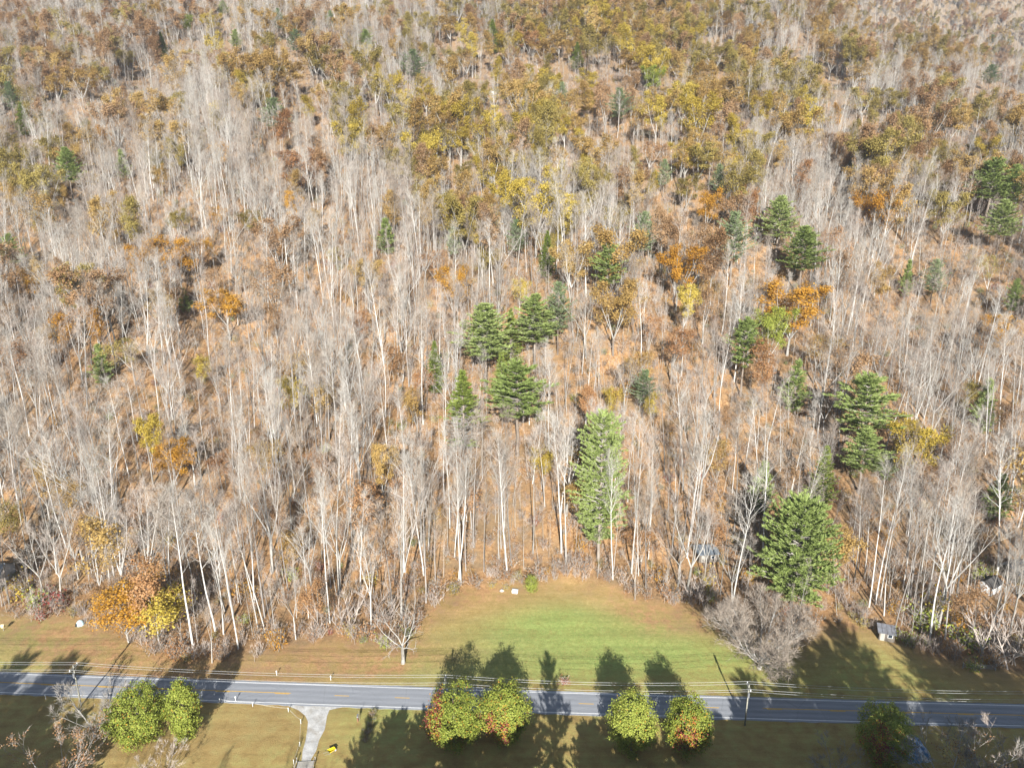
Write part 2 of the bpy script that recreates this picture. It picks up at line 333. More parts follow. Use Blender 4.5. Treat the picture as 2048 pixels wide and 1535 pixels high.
# ---------------------------------------------------------------- tree generators
def unit(v): return v/(np.linalg.norm(v) + 1e-9)
def bend_path(r, P, D, L, n, up=.15, wob=.12):
    pts = [np.array(P, float)]; d = unit(np.array(D, float)); dirs = [d]
    for i in range(n):
        d = unit(d + np.array([0, 0, up]) + r.normal(size=3)*wob); pts.append(pts[-1] + d*L/n); dirs.append(d)
    return pts, dirs
def side_dir(r, d, ang):
    a = unit(np.cross(d, r.normal(size=3))); return unit(d*math.cos(ang) + a*math.sin(ang))
def twigs(mb, r, P, d, n, ln, w, mat):
    for _ in range(n):
        q = side_dir(r, d, .2 + .8*r.random()); q = unit(q + np.array([0, 0, .25])); l = ln*(.6 + .8*r.random())
        s = unit(np.cross(q, r.normal(size=3)))*w
        mb.tri(P - s, P + s, P + q*l, mat)
def skeleton(seed, H, leaders, clear, spread, nprim, nsec, ntwig, r0, asc=.75, twl=1.6, tww=.017, wob=.02, secsides=3):
    """returns trunk MB, crown MB (slot 0 bark, slot 1 twig), list of secondary tips"""
    r = np.random.default_rng(seed); tr = MB(); cr = MB(); tips = []
    n = 9
    if leaders == 1:
        pts = [np.array([0, 0, -.6])]; d = unit(np.array([r.normal()*.03, r.normal()*.03, 1]))
        for i in range(n):
            d = unit(d + np.append(r.normal(size=2)*wob, .02)); pts.append(pts[-1] + d*(H + .6)/n)
        rad = [r0*(1.25 if i == 0 else 1)*(1 - .93*(i/n)**1.1) for i in range(n+1)]
        tr.tube(pts, rad, 6); paths = [(pts, rad, clear, 1.0)]
    else:
        fork = clear*H*.55; d = unit(np.array([r.normal()*.05, r.normal()*.05, 1]))
        p0 = np.array([0, 0, -.6]); p1 = p0 + d*(fork*.6 + .6); p2 = p0 + d*(fork + .6)
        tr.tube([p0, p1, p2], [r0*1.3, r0, r0*.95], 7); paths = []
        a0 = r.random()*6.28
        for k in range(leaders):
            an = a0 + k*6.283/leaders + r.normal()*.25; out = (.42 + .35*r.random())*spread/max(1, H - fork)*1.9
            D = unit(np.array([math.cos(an)*out, math.sin(an)*out, 1])) if k or leaders > 4 else np.array([.05, .05, 1.])
            Ld = (H - fork)*(.82 + .22*r.random())/max(.75, D[2])*.9
            pp, _ = bend_path(r, p2 - d*.3*r.random(), D, Ld, 6, .06, .07)
            rr = [r0*.62*(1 - .9*i/6) for i in range(7)]
            cr.tube(pp, rr, 5, 0); paths.append((pp, rr, .25, 1.0/leaders**.35))
    per = max(3, int(nprim/len(paths)))
    for pts, rad, cl, fs in paths:
        k = len(pts) - 1
        for i in range(per):
            t = cl + (1 - cl)*((i + r.random())/per)**.9; t = min(t, .985)
            q = t*k; j = min(int(q), k-1); f = q - j
            P = pts[j]*(1-f) + pts[j+1]*f; ax = unit(pts[j+1] - pts[j]); s = (t - cl)/(1 - cl)
            Ln = spread*fs*(.45 + .75*math.sin(math.pi*min(1, .12 + .8*s)))*(.7 + .5*r.random())*(1 - .45*s)
            D = side_dir(r, ax, asc*(1.15 - .5*s) + r.normal()*.12)
            pb, ds = bend_path(r, P, D, Ln, 3, .10, .10); rb = (rad[j]*(1-f) + rad[j+1]*f)*.34 + .012
            cr.tube(pb, [rb, rb*.7, rb*.42, rb*.15], 3, 0)
            for h in range(nsec):
                u = .25 + .75*(h + r.random())/nsec; qq = min(u*3, 2.999); jj = int(qq); ff = qq - jj
                Q = pb[jj]*(1-ff) + pb[jj+1]*ff; E = side_dir(r, ds[jj], .45 + .35*r.random()); l2 = Ln*.42*(1.15 - .5*u)*(.7 + .5*r.random())
                ps, d2 = bend_path(r, Q, E, l2, 2, .10, .14); r2 = rb*.38*(1 - .5*u) + .010
                cr.tube(ps, [r2, r2*.6, r2*.2], secsides, 1); tips.append(ps[1]); tips.append(ps[2])
                if ntwig:
                    twigs(cr, r, ps[1], d2[1], ntwig//2, twl, tww, 1); twigs(cr, r, ps[2], d2[2], ntwig - ntwig//2, twl, tww, 1)
            if ntwig: twigs(cr, r, pb[3], ds[3], 3, twl, tww, 1)
            tips.append(pb[3])
    return tr, cr, np.array(tips)

BARE = []       # (trunk mesh, crown mesh, height, width)
def bare_form(seed, H, *a, bark=bark_pale, tw=twig_pink, **k):
    tr, cr, tips = skeleton(seed, H, *a, **k)
    return (tr.mesh('bare_trunk', [bark], True), cr.mesh('bare_branches', [bark, tw]), H)
#            seed  H  leaders clear spread nprim nsec ntwig r0
for s in range(8):
    BARE.append(bare_form(100+s, 30 + (s % 3), 1, .50 + .05*(s % 3), 4.2 + .6*(s % 4), 22, 5, 6, .20, asc=.62 + .07*(s % 3), bark=(bark_white, bark_grey, bark_pale)[s % 3], tw=(twig_grey, twig_brown, twig_pink)[s % 3]))
for s in range(5):
    BARE.append(bare_form(130+s, 24 + s, 3 + s % 3, .55, 6.4 + .5*s, 30, 5, 6, .22, asc=.6, bark=bark_pale, tw=twig_pink if s % 2 else twig_grey))
SAPL = [bare_form(160+s, 14 + s*1.5, 1, .35, 2.2, 11, 4, 4, .07, asc=.6, bark=bark_pale, tw=twig_pink, twl=1.0) for s in range(4)]
SPREAD = [bare_form(180+s, 15, 13, .20, 13, 340, 6, 9, .42, asc=.62, bark=bark_pale, tw=twig_brown, twl=1.4, tww=.03) for s in range(1)]

LEAFY = {}      # colour -> list of (trunk, crown, H)
def leafy_form(seed, H, color, dens=20, leaf=.42, leaders=3, clear=.5, spread=6, nprim=30, nsec=4, r0=.26, sig=.62):
    tr, cr, tips = skeleton(seed, H, leaders, clear, spread, nprim, nsec, 0, r0)
    r = np.random.default_rng(seed+5); n = int(len(tips)*dens)
    C = tips[r.integers(0, len(tips), n)] + r.normal(size=(n, 3))*np.array([sig, sig, sig*.75])
    ctr = np.array([0, 0, H*.62]); N = C - ctr; N /= np.linalg.norm(N, axis=1)[:, None]
    cr.leaves(C, leaf, N + np.array([0, -.3, .4]), 2)
    return tr, cr, H
_shapes = [leafy_form(300, 24, 0, 19, .44, 3, .55, 6.5, 30), leafy_form(301, 26, 0, 16, .44, 1, .45, 5.5, 36), leafy_form(302, 22, 0, 18, .44, 5, .42, 8.0, 42),
           leafy_form(303, 25, 0, 8, .42, 3, .5, 6.5, 32), leafy_form(304, 13, 0, 14, .34, 3, .35, 4.5, 22, 4, .12)]
for c in LEAF:
    LEAFY[c] = []
    for tr, cr, H in _shapes:
        LEAFY[c].append((tr.mesh('leafy_trunk', [bark_dark if c in ('ochre', 'olive', 'rust') else bark_pale], True), cr.mesh('leafy_crown', [bark_pale, twig_pink, LEAF[c]]), H))

def pine_form(seed, H, width, clear, mat, bark=bark_dark, nwh=26, per=7, cl=8, tuft=10, droop=-.02, pw=.8, irr=.25, tl=.55, deadlow=0, dome=None):
    r = np.random.default_rng(seed); tr = MB(); cr = MB()
    pts = [np.array([r.normal()*.05*(i > 1), r.normal()*.05*(i > 1), -.6 + i*(H + .6)/8]) for i in range(9)]
    tr.tube(pts, [.011*H*(1.2 if i == 0 else 1)*(1 - .95*i/8) for i in range(9)], 7)
    for w in range(nwh):
        t = clear + (1 - clear)*(w + .7*r.random())/nwh; s = (t - clear)/(1 - clear)
        prof = width*.5*(min(1, .45 + s*2.6) if s < .22 else 1.0)*(max(0.0, 1 - ((s - .2)/.8 if s > .2 else 0))**pw + .03)
        if dome is not None: prof = width*.5*(min(1, .55 + s*2.5))*(math.sqrt(max(0.0, 1 - ((s - dome)/(1.02 - dome))**2)) if s > dome else 1.0)
        for b_ in range(per):
            an = 6.283*(b_ + .5*r.random())/per + w*1.3
            Ln = prof*(1 - irr + 2*irr*r.random()*.9)*(1 + .22*math.sin(an*2 + w*.9 + seed))
            if Ln < .25: Ln = .25
            el = .05 + (.75 if dome is None else .38)*s + r.normal()*.12
            D = np.array([math.cos(an)*math.cos(el), math.sin(an)*math.cos(el), math.sin(el)])
            P = np.array([0, 0, t*H + r.normal()*.35])
            pb, ds = bend_path(r, P, D, Ln, 3, droop + .10, .05)
            rb = .022 + .012*Ln; cr.tube(pb, [rb, rb*.7, rb*.45, .01], 3, 0)
            if s < deadlow and r.random() < .8:
                twigs(cr, r, pb[1], ds[1], 3, 1.2, .03, 0); twigs(cr, r, pb[2], ds[2], 3, 1.0, .03, 0); continue
            nc = max(2, int(cl*(.35 + .65*Ln/(width*.5))))
            for c in range(nc):
                u = .28 + .74*(c + r.random())/nc; q = min(u*3, 2.99); j = int(q); f = q - j
                Q = pb[j]*(1-f) + pb[j+1]*f; lat = unit(np.cross(ds[j], [0, 0, 1.]))
                Q = Q + lat*r.normal()*.28*Ln*.45*(1.15 - u) + np.array([0, 0, .12*r.normal()])
                for _ in range(tuft):
                    d = unit(ds[j]*1.0 + lat*r.normal()*.8 + np.array([0, 0, .35]) + r.normal(size=3)*.4); l = tl*(.6 + .7*r.random())
                    sd = unit(np.cross(d, r.normal(size=3)))*l*.17
                    cr.tri(Q - sd, Q + sd, Q + d*l, 1)
    return (tr.mesh('pine_trunk', [bark], True), cr.mesh('pine_crown', [twig_grey, mat]), H, width)
PINES = {
 'pine':   [pine_form(400, 28, 9.5, .40, needle, nwh=22, per=8, cl=12, tuft=11, pw=.6, irr=.42, tl=.65), pine_form(401, 26, 8.5, .45, needle, nwh=17, per=7, cl=13, tuft=12, pw=.65, irr=.5, tl=.65),
            pine_form(402, 24, 10, .35, needle_blue, nwh=20, per=7, cl=11, tuft=11, pw=.65, irr=.45)],
 'hemlock': [pine_form(410, 24, 7.5, .15, needle_yel, nwh=30, per=8, cl=8, tuft=11, pw=1.0, irr=.2, deadlow=.45), pine_form(411, 22, 6, .08, needle_yel, nwh=30, per=8, cl=7, tuft=11, pw=.9, irr=.2)],
 'small':  [pine_form(420, 12, 5, .08, needle, nwh=18, per=7, cl=7, tuft=10, pw=.8)],
 'hero':   [pine_form(430, 40, 13, .16, needle, nwh=38, per=8, cl=14, tuft=12, pw=.42, irr=.30, tl=.75, dome=.58)],
 'round':  [pine_form(431, 27, 19, .10, needle, nwh=30, per=10, cl=20, tuft=12, pw=.55, irr=.16, tl=.85, dome=.22)],
}
print('forms done', len(bpy.data.meshes))

def place_pair(name, form, label, cat, x, y, hgt, wid_scale=1.0, group=None, part_names=('trunk', 'crown'), rz=None, lean=None, sink=.15):
    tr, cr, H = form[:3]; s = hgt/H
    o = thing(name, label, cat, (x, y, T(x, y) - sink), rng.random()*6.28 if rz is None else rz, group, (s*wid_scale, s*wid_scale, s))
    if lean is None and name == 'bare_tree': lean = (rng.normal()*.035, rng.normal()*.035)
    if lean: o.rotation_euler = (lean[0], lean[1], o.rotation_euler[2])
    add(part_names[0], tr, o); add(part_names[1], cr, o)
    return o
def px_place(x, y_top, h):
    X, Y, t = hit(x, y_top, h); return X, Y, t

occupied = []   # (x, y, radius) discs kept free of random trees
sight = []      # screen windows (x0,x1,y0,y1,depth): nearer random trees thinned so listed trees show

# ---------------------------------------------------------------- listed conifers
G_CON = 'evergreen conifers scattered through the wood'
con = [ # x, y_top, width px, height m, form, index, label
 (970, 612, 100, 30, 'pine', 0, 'broad bright green pine behind the trio of shaded hemlocks'),
 (1035, 725, 105, 30, 'pine', 1, 'washed-out pale green pine right of the dead-limbed hemlock'),
 (925, 742, 85, 29, 'hemlock', 0, 'yellow-green hemlock with bare grey lower limbs in the clearing axis'),
 (868, 683, 34, 20, 'hemlock', 1, 'narrow yellow-green hemlock left of the broad bright pine'),
 (1070, 592, 78, 27, 'pine', 0, 'dark green pine right behind the broad bright pine'),
 (1118, 566, 55, 26, 'pine', 2, 'open blue-green pine beside the dark green pine'),
 (1022, 618, 40, 22, 'hemlock', 1, 'small hemlock wedged between two pines'),
 (1003, 705, 38, 20, 'hemlock', 1, 'slim hemlock below the broad bright pine'),
 (1218, 486, 52, 27, 'pine', 1, 'leaning dark pine above the round ochre oak'),
 (1612, 455, 82, 28, 'pine', 0, 'dark pine above the cluster of orange maples'),
 (1495, 638, 58, 27, 'pine', 1, 'pine tucked against the olive and orange maples'),
 (1472, 425, 66, 30, 'pine', 2, None), (1290, 425, 48, 24, 'pine', 2, None), (1563, 395, 62, 28, 'pine', 0, None),
 (1993, 318, 92, 32, 'pine', 1, 'tall layered pine beside a second pine below the gold maple'), (2012, 402, 84, 24, 'pine', 0, 'bushy pine just below the tall layered pine'),
 (1740, 752, 115, 30, 'pine', 1, 'wide open-branched pine left of the olive-gold oak'), (1735, 862, 72, 20, 'pine', 0, 'dense pine at the foot of the open-branched pine'),
 (1597, 722, 46, 18, 'small', 0, None), (1980, 760, 42, 18, 'small', 0, None), (1530, 925, 42, 16, 'small', 0, None),
 (1655, 893, 46, 20, 'hemlock', 1, 'yellowish conifer standing behind the big round pine'),
 (825, 100, 50, 26, 'pine', 2, None), (770, 437, 34, 16, 'small', 0, None), (1095, 463, 30, 20, 'hemlock', 1, None), (1033, 440, 36, 20, 'pine', 2, None),
 (905, 455, 30, 18, 'pine', 2, None), (545, 197, 52, 24, 'pine', 2, None), (130, 298, 42, 26, 'pine', 0, None), (15, 165, 32, 24, 'pine', 2, None),
 (470, 60, 20, 20, 'pine', 0, None), (985, 40, 38, 26, 'hemlock', 1, None), (1290, 740, 48, 16, 'pine', 2, None), (1155, 85, 32, 20, 'hemlock', 1, None),
 (2036, 332, 44, 28, 'pine', 0, None), (555, 18, 22, 22, 'pine', 2, None), (660, 22, 18, 20, 'pine', 2, None), (445, 2, 18, 18, 'pine', 0, None),
 (1985, 70, 26, 22, 'pine', 0, None), (2016, 80, 20, 20, 'pine', 2, None), (1985, 130, 40, 22, 'pine', 2, None), (1820, 520, 22, 16, 'small', 0, None),
 (1875, 520, 42, 20, 'pine', 2, None), (1240, 178, 46, 24, 'pine', 2, None), (15, 470, 36, 20, 'pine', 0, None), (195, 690, 34, 14, 'small', 0, None),
 (365, 575, 22, 10, 'small', 0, None), (2008, 948, 44, 14, 'small', 0, None), (2036, 560, 26, 20, 'pine', 0, None), (1330, 320, 26, 18, 'pine', 2, None),
 (1125, 165, 26, 20, 'pine', 2, None), (320, 65, 26, 20, 'hemlock', 1, None), (590, 60, 30, 22, 'pine', 2, None), (1440, 330, 30, 18, 'pine', 2, None),
 (1780, 905, 30, 9, 'small', 0, None), (1700, 300, 22, 18, 'pine', 2, None), (40, 205, 30, 20, 'hemlock', 1, None), (240, 300, 24, 16, 'small', 0, None), (730, 60, 26, 22, 'pine', 0, None)]
def put_con(c):
    x, yt, wpx, h, kind, i, lab = c
    X, Y, t = px_place(x, yt, h); f = PINES[kind][i]
    dep = project(X, Y, T(X, Y) + h*.6)[2]
    w = wpx*dep/FPX; ws = max(.65, min(2.0, 1.3*w/(f[3]*h/f[2])))
    word = {'pine': 'green pine on the leafless hillside', 'hemlock': 'yellow-green hemlock on the leafless hillside', 'small': 'small green understorey conifer on the hillside'}[kind]
    if kind == 'pine' and i == 2: word = 'bluish open-crowned pine on the leafless hillside'
    cname = 'hemlock_tree' if kind == 'hemlock' else 'pine_tree'
    place_pair(cname, f, lab or word, 'conifer', X, Y, h, ws, None if lab else G_CON)
    occupied.append((X, Y, w*.45)); sight.append((x - wpx*.5, x + wpx*.5, yt, yt + 85, Y))
for c in con: put_con(c)
X, Y = gp(1196, 1122); place_pair('pine_tree', PINES['hero'][0], 'tall columnar green pine standing at the back edge of the clearing', 'conifer', X, Y, 40, .95)
occupied.append((X, Y, 5)); sight.append((1145, 1250, 860, 1120, Y))
X, Y = gp(1583, 1212); place_pair('pine_tree', PINES['round'][0], 'huge rounded green pine beside the wide bare tree and orange track', 'conifer', X, Y, 27.0, .95)
occupied.append((X, Y, 9)); sight.append((1505, 1660, 990, 1200, Y))

# ---------------------------------------------------------------- listed leafy trees
lf = [ # x, y_top, width px, height m, colour, shape
 (1232, 560, 98, 27, 'ochre', 2, 'round ochre oak with pale limbs showing, right of the pine group'), (1360, 487, 86, 26, 'orange', 2, 'bright orange maple above the gold maple'),
 (1372, 570, 54, 22, 'gold', 0, 'compact gold maple below the bright orange maple'), (1350, 640, 90, 22, 'rust', 3, None), (1415, 560, 60, 24, 'tan', 3, None),
 (1590, 560, 125, 28, 'orange', 2, 'spreading golden orange maple beside the olive-green one'), (1548, 612, 72, 24, 'green', 2, 'yellow-green maple against the golden orange maple'),
 (1540, 692, 66, 24, 'rust', 1, 'rust-brown oak beneath the yellow-green maple'), (1640, 655, 72, 20, 'ochre', 3, None), (1845, 835, 96, 24, 'gold', 2, 'olive-gold oak with full round crown on the lower slope'),
 (1775, 530, 52, 24, 'ochre', 0, None), (1900, 380, 76, 25, 'olive', 2, None), (1415, 380, 56, 24, 'orange', 0, None), (1375, 350, 52, 20, 'olive', 0, None), (1400, 290, 72, 22, 'olive', 0, None),
 (1978, 270, 46, 22, 'gold', 2, 'bright gold maple above the tall layered pine'), (285, 830, 62, 22, 'gold', 0, None), (330, 880, 84, 20, 'orange', 0, None), (450, 580, 86, 20, 'orange', 0, None),
 (255, 665, 96, 18, 'olive', 3, None), (190, 620, 42, 20, 'orange', 1, None), (395, 710, 32, 14, 'gold', 4, None), (760, 885, 62, 22, 'ochre', 0, None), (830, 760, 72, 22, 'ochre', 3, None),
 (775, 690, 42, 16, 'rust', 4, None), (1178, 775, 42, 18, 'rust', 1, None), (1085, 890, 42, 14, 'gold', 4, None), (1225, 775, 36, 14, 'gold', 4, None), (1310, 785, 32, 12, 'gold', 4, None),
 (870, 500, 48, 16, 'rust', 4, None), (350, 280, 34, 24, 'olive', 0, None), (555, 225, 48, 26, 'rust', 1, None), (620, 195, 36, 20, 'gold', 1, None), (590, 120, 72, 26, 'ochre', 0, None),
 (650, 95, 66, 26, 'olive', 2, None), (750, 140, 66, 26, 'olive', 3, None), (865, 250, 58, 26, 'olive', 0, None), (965, 318, 36, 22, 'gold', 1, None), (920, 255, 56, 22, 'gold', 0, None),
 (850, 170, 42, 22, 'gold', 0, None), (990, 165, 62, 22, 'gold', 3, None), (935, 90, 72, 26, 'ochre', 3, None), (900, 30, 62, 26, 'ochre', 0, None), (580, 35, 46, 24, 'ochre', 2, None),
 (150, 45, 36, 22, 'olive', 2, None), (130, 100, 42, 24, 'ochre', 0, None), (155, 130, 66, 26, 'ochre', 2, None), (105, 145, 46, 24, 'ochre', 0, None), (75, 65, 36, 22, 'tan', 3, None),
 (180, 10, 72, 26, 'ochre', 3, None), (210, 15, 32, 20, 'rust', 0, None), (250, 20, 52, 24, 'olive', 0, None), (375, 28, 32, 24, 'green', 0, None), (280, 195, 32, 20, 'ochre', 0, None),
 (255, 100, 48, 20, 'olive', 0, None), (200, 130, 36, 20, 'olive', 0, None), (120, 370, 36, 22, 'ochre', 0, None), (140, 250, 32, 20, 'ochre', 1, None), (10, 360, 38, 22, 'ochre', 0, None),
 (350, 420, 38, 16, 'olive', 0, None), (310, 330, 32, 18, 'ochre', 0, None), (420, 465, 36, 18, 'orange', 3, None), (1060, 60, 62, 24, 'rust', 0, None), (1090, 75, 62, 24, 'ochre', 2, None),
 (1150, 20, 52, 24, 'ochre', 0, None), (1230, 10, 62, 26, 'olive', 2, None), (1240, 45, 82, 26, 'ochre', 2, None), (1265, 2, 52, 24, 'olive', 0, None), (1120, 60, 52, 24, 'ochre', 0, None),
 (1430, 85, 72, 26, 'olive', 2, None), (1435, 25, 46, 24, 'ochre', 0, None), (1490, 2, 62, 26, 'olive', 2, None), (1310, 130, 42, 22, 'green', 2, None), (1355, 100, 52, 24, 'rust', 0, None),
 (1255, 100, 62, 24, 'ochre', 0, None), (1200, 70, 62, 24, 'olive', 2, None), (1180, 140, 42, 22, 'gold', 0, None), (1175, 185, 42, 20, 'gold', 1, None), (1130, 230, 42, 20, 'gold', 0, None),
 (1165, 245, 46, 20, 'gold', 3, None), (1300, 275, 62, 20, 'rust', 3, None), (1270, 210, 62, 22, 'ochre', 3, None), (1325, 185, 62, 22, 'ochre', 0, None), (1400, 190, 62, 22, 'ochre', 3, None),
 (1460, 180, 62, 22, 'ochre', 0, None), (1570, 175, 46, 22, 'olive', 0, None), (1640, 170, 42, 24, 'olive', 0, None), (1730, 175, 62, 22, 'olive', 2, None), (1790, 175, 52, 22, 'olive', 2, None),
 (1855, 220, 46, 20, 'gold', 3, None), (1910, 215, 62, 24, 'ochre', 0, None), (1710, 130, 52, 22, 'ochre', 0, None), (1555, 285, 48, 24, 'ochre', 0, None), (1770, 50, 62, 20, 'ochre', 0, None),
 (1870, 300, 36, 22, 'olive', 0, None), (1950, 200, 52, 22, 'olive', 0, None), (1630, 30, 42, 20, 'ochre', 0, None), (1720, 20, 42, 20, 'olive', 0, None), (55, 535, 30, 18, 'orange', 4, None),
 (5, 1000, 40, 16, 'olive', 4, None), (500, 420, 40, 14, 'olive', 4, None), (1040, 555, 30, 14, 'gold', 4, None), (1460, 800, 40, 18, 'tan', 3, None), (1440, 880, 46, 16, 'ochre', 4, None),
 (560, 1005, 40, 14, 'rust', 4, None), (720, 620, 34, 16, 'rust', 4, None), (1990, 500, 46, 22, 'olive', 3, None), (1665, 95, 60, 22, 'tan', 3, None), (1500, 60, 46, 22, 'ochre', 0, None)]
LAB = {'ochre': 'ochre-leaved oak rising among bare trees on the hillside', 'olive': 'olive-brown oak rising among bare trees on the hillside', 'gold': 'gold-leaved maple rising among bare trees on the hillside',
       'orange': 'orange-leaved maple rising among bare trees on the hillside', 'rust': 'rust-leaved beech rising among bare trees on the hillside', 'green': 'still-green broadleaf tree rising among bare trees on the hillside',
       'red': 'small red-leaved tree among bare trunks on the slope', 'tan': 'pale tan-leaved tree rising among bare trees on the hillside'}
GRP = 'autumn-leaved trees on the hillside'
WID = [13.5, 11.5, 15.5, 13.5, 8.5]
def put_leafy(x, y, h, color, shape, ws, lab=None):
    o = place_pair('autumn_tree', LEAFY[color][shape], lab or LAB[color], 'tree', x, y, h, ws, None if lab else GRP)
    if not lab: relabel.append((o, LAB[color].split(' rising')[0].split(' among')[0], shape))
    return o
relabel = []
n_leafy = 0
for x, yt, wpx, h, colr, sh, lab in lf:
    X, Y, t = px_place(x, yt, h); dep = project(X, Y, T(X, Y) + h*.6)[2]
    w = wpx*dep/FPX; H = LEAFY[colr][sh][2]; ws = max(.6, min(1.7, 1.18*w/(WID[sh]*h/H)))
    put_leafy(X, Y, h, colr, sh, ws, lab); n_leafy += 1
    occupied.append((X, Y, w*.35))
    if yt > 20: sight.append((x - wpx*.45, x + wpx*.45, yt, yt + wpx*.9, Y))

# ---------------------------------------------------------------- hero bare trees at the clearing and road
heroes = [ # base px, height m, form, leader label, width scale
 (922, 1172, 38, ('B', 0), 'tall white-barked bare tree in front of its twin, left rear of the clearing', 1.0), (917, 1163, 36, ('B', 3), 'slim white bare trunk just behind its taller twin', .85),
 (1015, 1150, 37, ('B', 6), 'tall white bare trunk at the back of the clearing by the white box', .95), (1024, 1135, 35, ('B', 1), 'second pale bare trunk close behind the tall one by the white box', .85),
 (968, 1142, 25, ('B', 4), 'darker short bare tree between two white trunks at the clearing', .9), (1066, 1108, 34, ('B', 2), 'straight bare tree behind the evergreen bush', .9),
 (1132, 1132, 36, ('B', 5), 'thin straight bare tree left of the columnar pine', .8), (1226, 1160, 33, ('B', 3), 'leaning pale bare trunk right of the columnar pine', .9),
 (803, 1240, 36, ('B', 9), 'big many-limbed bare tree directly behind the dead white snag', .8), (742, 1252, 27, ('B', 8), 'dark forked bare tree left of the dead white snag', .8),
 (852, 1205, 33, ('B', 7), 'leaning bare trunk at the left corner of the clearing', .9),
 (477, 1298, 34, ('B', 0), 'leaning white bare trunk nearest the road on the orange bank', .9), (660, 1246, 33, ('B', 6), 'white bare trunk above the dark bramble at the wood edge', .9),
 (592, 1280, 20, ('B', 10), 'short forked bare tree among thorny scrub at the bank', .7), (531, 1264, 31, ('B', 2), 'bare trunk in front of a close pair above the bank', .85),
 (517, 1260, 32, ('B', 5), 'bare trunk beside another of the close pair above the bank', .85), (222, 1180, 37, ('B', 3), 'tall white twin trunk above the orange bush, near stem', .85),
 (230, 1172, 36, ('B', 6), 'tall white twin trunk above the orange bush, rear stem', .85), (424, 1325, 17, ('B', 11), 'small dark bare tree at the verge opposite the paired green trees', .6),

 (1738, 1214, 37, ('B', 0), 'front white stem of the tall trio beside the orange track', .75), (1750, 1210, 36, ('B', 3), 'middle white stem of the tall trio beside the orange track', .75),
 (1760, 1203, 38, ('B', 6), 'right leaning white stem of the tall trio beside the orange track', .75),
 (1822, 1226, 30, ('B', 1), 'single pale leaning trunk above the tin-roofed shed', .8), (1876, 1256, 34, ('B', 10), 'large pale spreading bare tree behind the gold bush', .85),
 (1440, 1190, 27, ('B', 4), 'stout white bare tree left of the huge rounded pine', .9), (1408, 1165, 22, ('B', 9), 'forked pale bare tree in front of the grey shed', .7),
 (1270, 1200, 17, ('B', 12), 'small vase-shaped bare tree at the right rear of the clearing', .6), (1330, 1190, 15, ('B', 11), 'slender multi-stem bare tree by the yellow leaf carpet', .55),
 (1975, 1290, 27, ('B', 8), 'vine-draped crooked bare tree beside the ruined sheds', .75), (2020, 1265, 30, ('B', 10), 'tall crooked bare tree behind the vine-draped one', .75)]
bare_count = 0
for x, y, h, (k, i), lab, ws in heroes:
    X, Y = gp(x, y); f = BARE[i]
    place_pair('bare_tree', f, lab, 'tree', X, Y, h, ws, None, ('trunk', 'branches')); occupied.append((X, Y, 2.2)); bare_count += 1
X, Y = gp(1518, 1336); place_pair('bare_tree', SPREAD[0], 'very wide low bare tree with dense upswept limbs beside the clearing', 'tree', X, Y, 12.6, 1.22, None, ('trunk', 'branches')); occupied.append((X, Y, 11))

# dead white snag: few thick broken limbs
def snag():
    tr = MB(); cr = MB(); r = np.random.default_rng(5)
    tr.tube([(0, 0, -.5), (.1, 0, 1.5), (0, .1, 4.5)], [.55, .38, .30], 8)
    limbs = [((0, .1, 4.2), (-.8, .1, .55), 9), ((0, .1, 4.4), (-.35, -.1, 1), 11), ((0, .1, 4.4), (.15, .2, 1), 12), ((0, .1, 4.3), (.6, .1, .8), 10), ((0, .1, 3.6), (.75, -.2, .35), 6), ((0, .1, 4.0), (-.2, -.5, .8), 8), ((0, 0, 3.9), (.2, .7, .7), 8)]
    for P, D, Ln in limbs:
        pp, ds = bend_path(r, P, D, Ln, 5, .12, .16); cr.tube(pp, [.15, .12, .09, .065, .04, .015], 5)
        for k in range(4):
            j = 1 + k % 4; q, d2 = bend_path(r, pp[j], side_dir(r, ds[j], .8), Ln*.35, 3, .1, .2); cr.tube(q, [.05, .035, .02, .008], 4)
            for e in (1, 2, 3):
                q2, _ = bend_path(r, q[e], side_dir(r, d2[e], .7), Ln*.14, 2, .1, .2); cr.tube(q2, [.04, .025, .01], 3)
    return tr.mesh('snag_trunk', [bark_pale], True), cr.mesh('snag_limbs', [bark_pale], True), 14
X, Y = gp(806, 1326); place_pair('dead_tree', snag(), 'dead white leafless snag with broken twisting limbs near the road', 'tree', X, Y, 14, 1.0, None, ('trunk', 'limbs'), rz=0.0); occupied.append((X, Y, 7))

# ---------------------------------------------------------------- landmarks for labels
LM = []
for nm, q in [('columnar pine', (1196, 1122, 0)), ('huge rounded pine', (1583, 1212, 0)), ('broad bright pine', (970, 612, 30)), ('pale green pine', (1035, 725, 30)), ('dead-limbed hemlock', (925, 742, 29)),
              ('narrow yellow-green hemlock', (868, 683, 20)), ('dark leaning pine', (1218, 486, 27)), ('round ochre oak', (1232, 560, 27)), ('bright orange maple', (1360, 487, 26)), ('golden orange maple', (1590, 560, 28)), ('rust-brown oak', (1540, 692, 24)),
              ('olive-gold oak', (1845, 835, 24)), ('open-branched pine', (1740, 752, 30)), ('tall layered pine', (1993, 318, 32)), ('bright gold maple', (1978, 270, 22)), ('dead white snag', (806, 1326, 0)), ('wide low bare tree', (1516, 1345, 0)),
              ('blue-grey shed', (1412, 1118, 0)), ('ruined shed', (1976, 1180, 0)), ('orange bush', (262, 1235, 0)), ('pale rock outcrops', (958, 188, 0)), ('pale blue dome', (161, 1249, 0)), ('dark bramble', (690, 1255, 0)), ('white trunk trio', (1750, 1210, 0)), ('tin-roofed shed', (1771, 1275, 0))]:
    a = hit(*q); LM.append((a[0], a[1], nm))
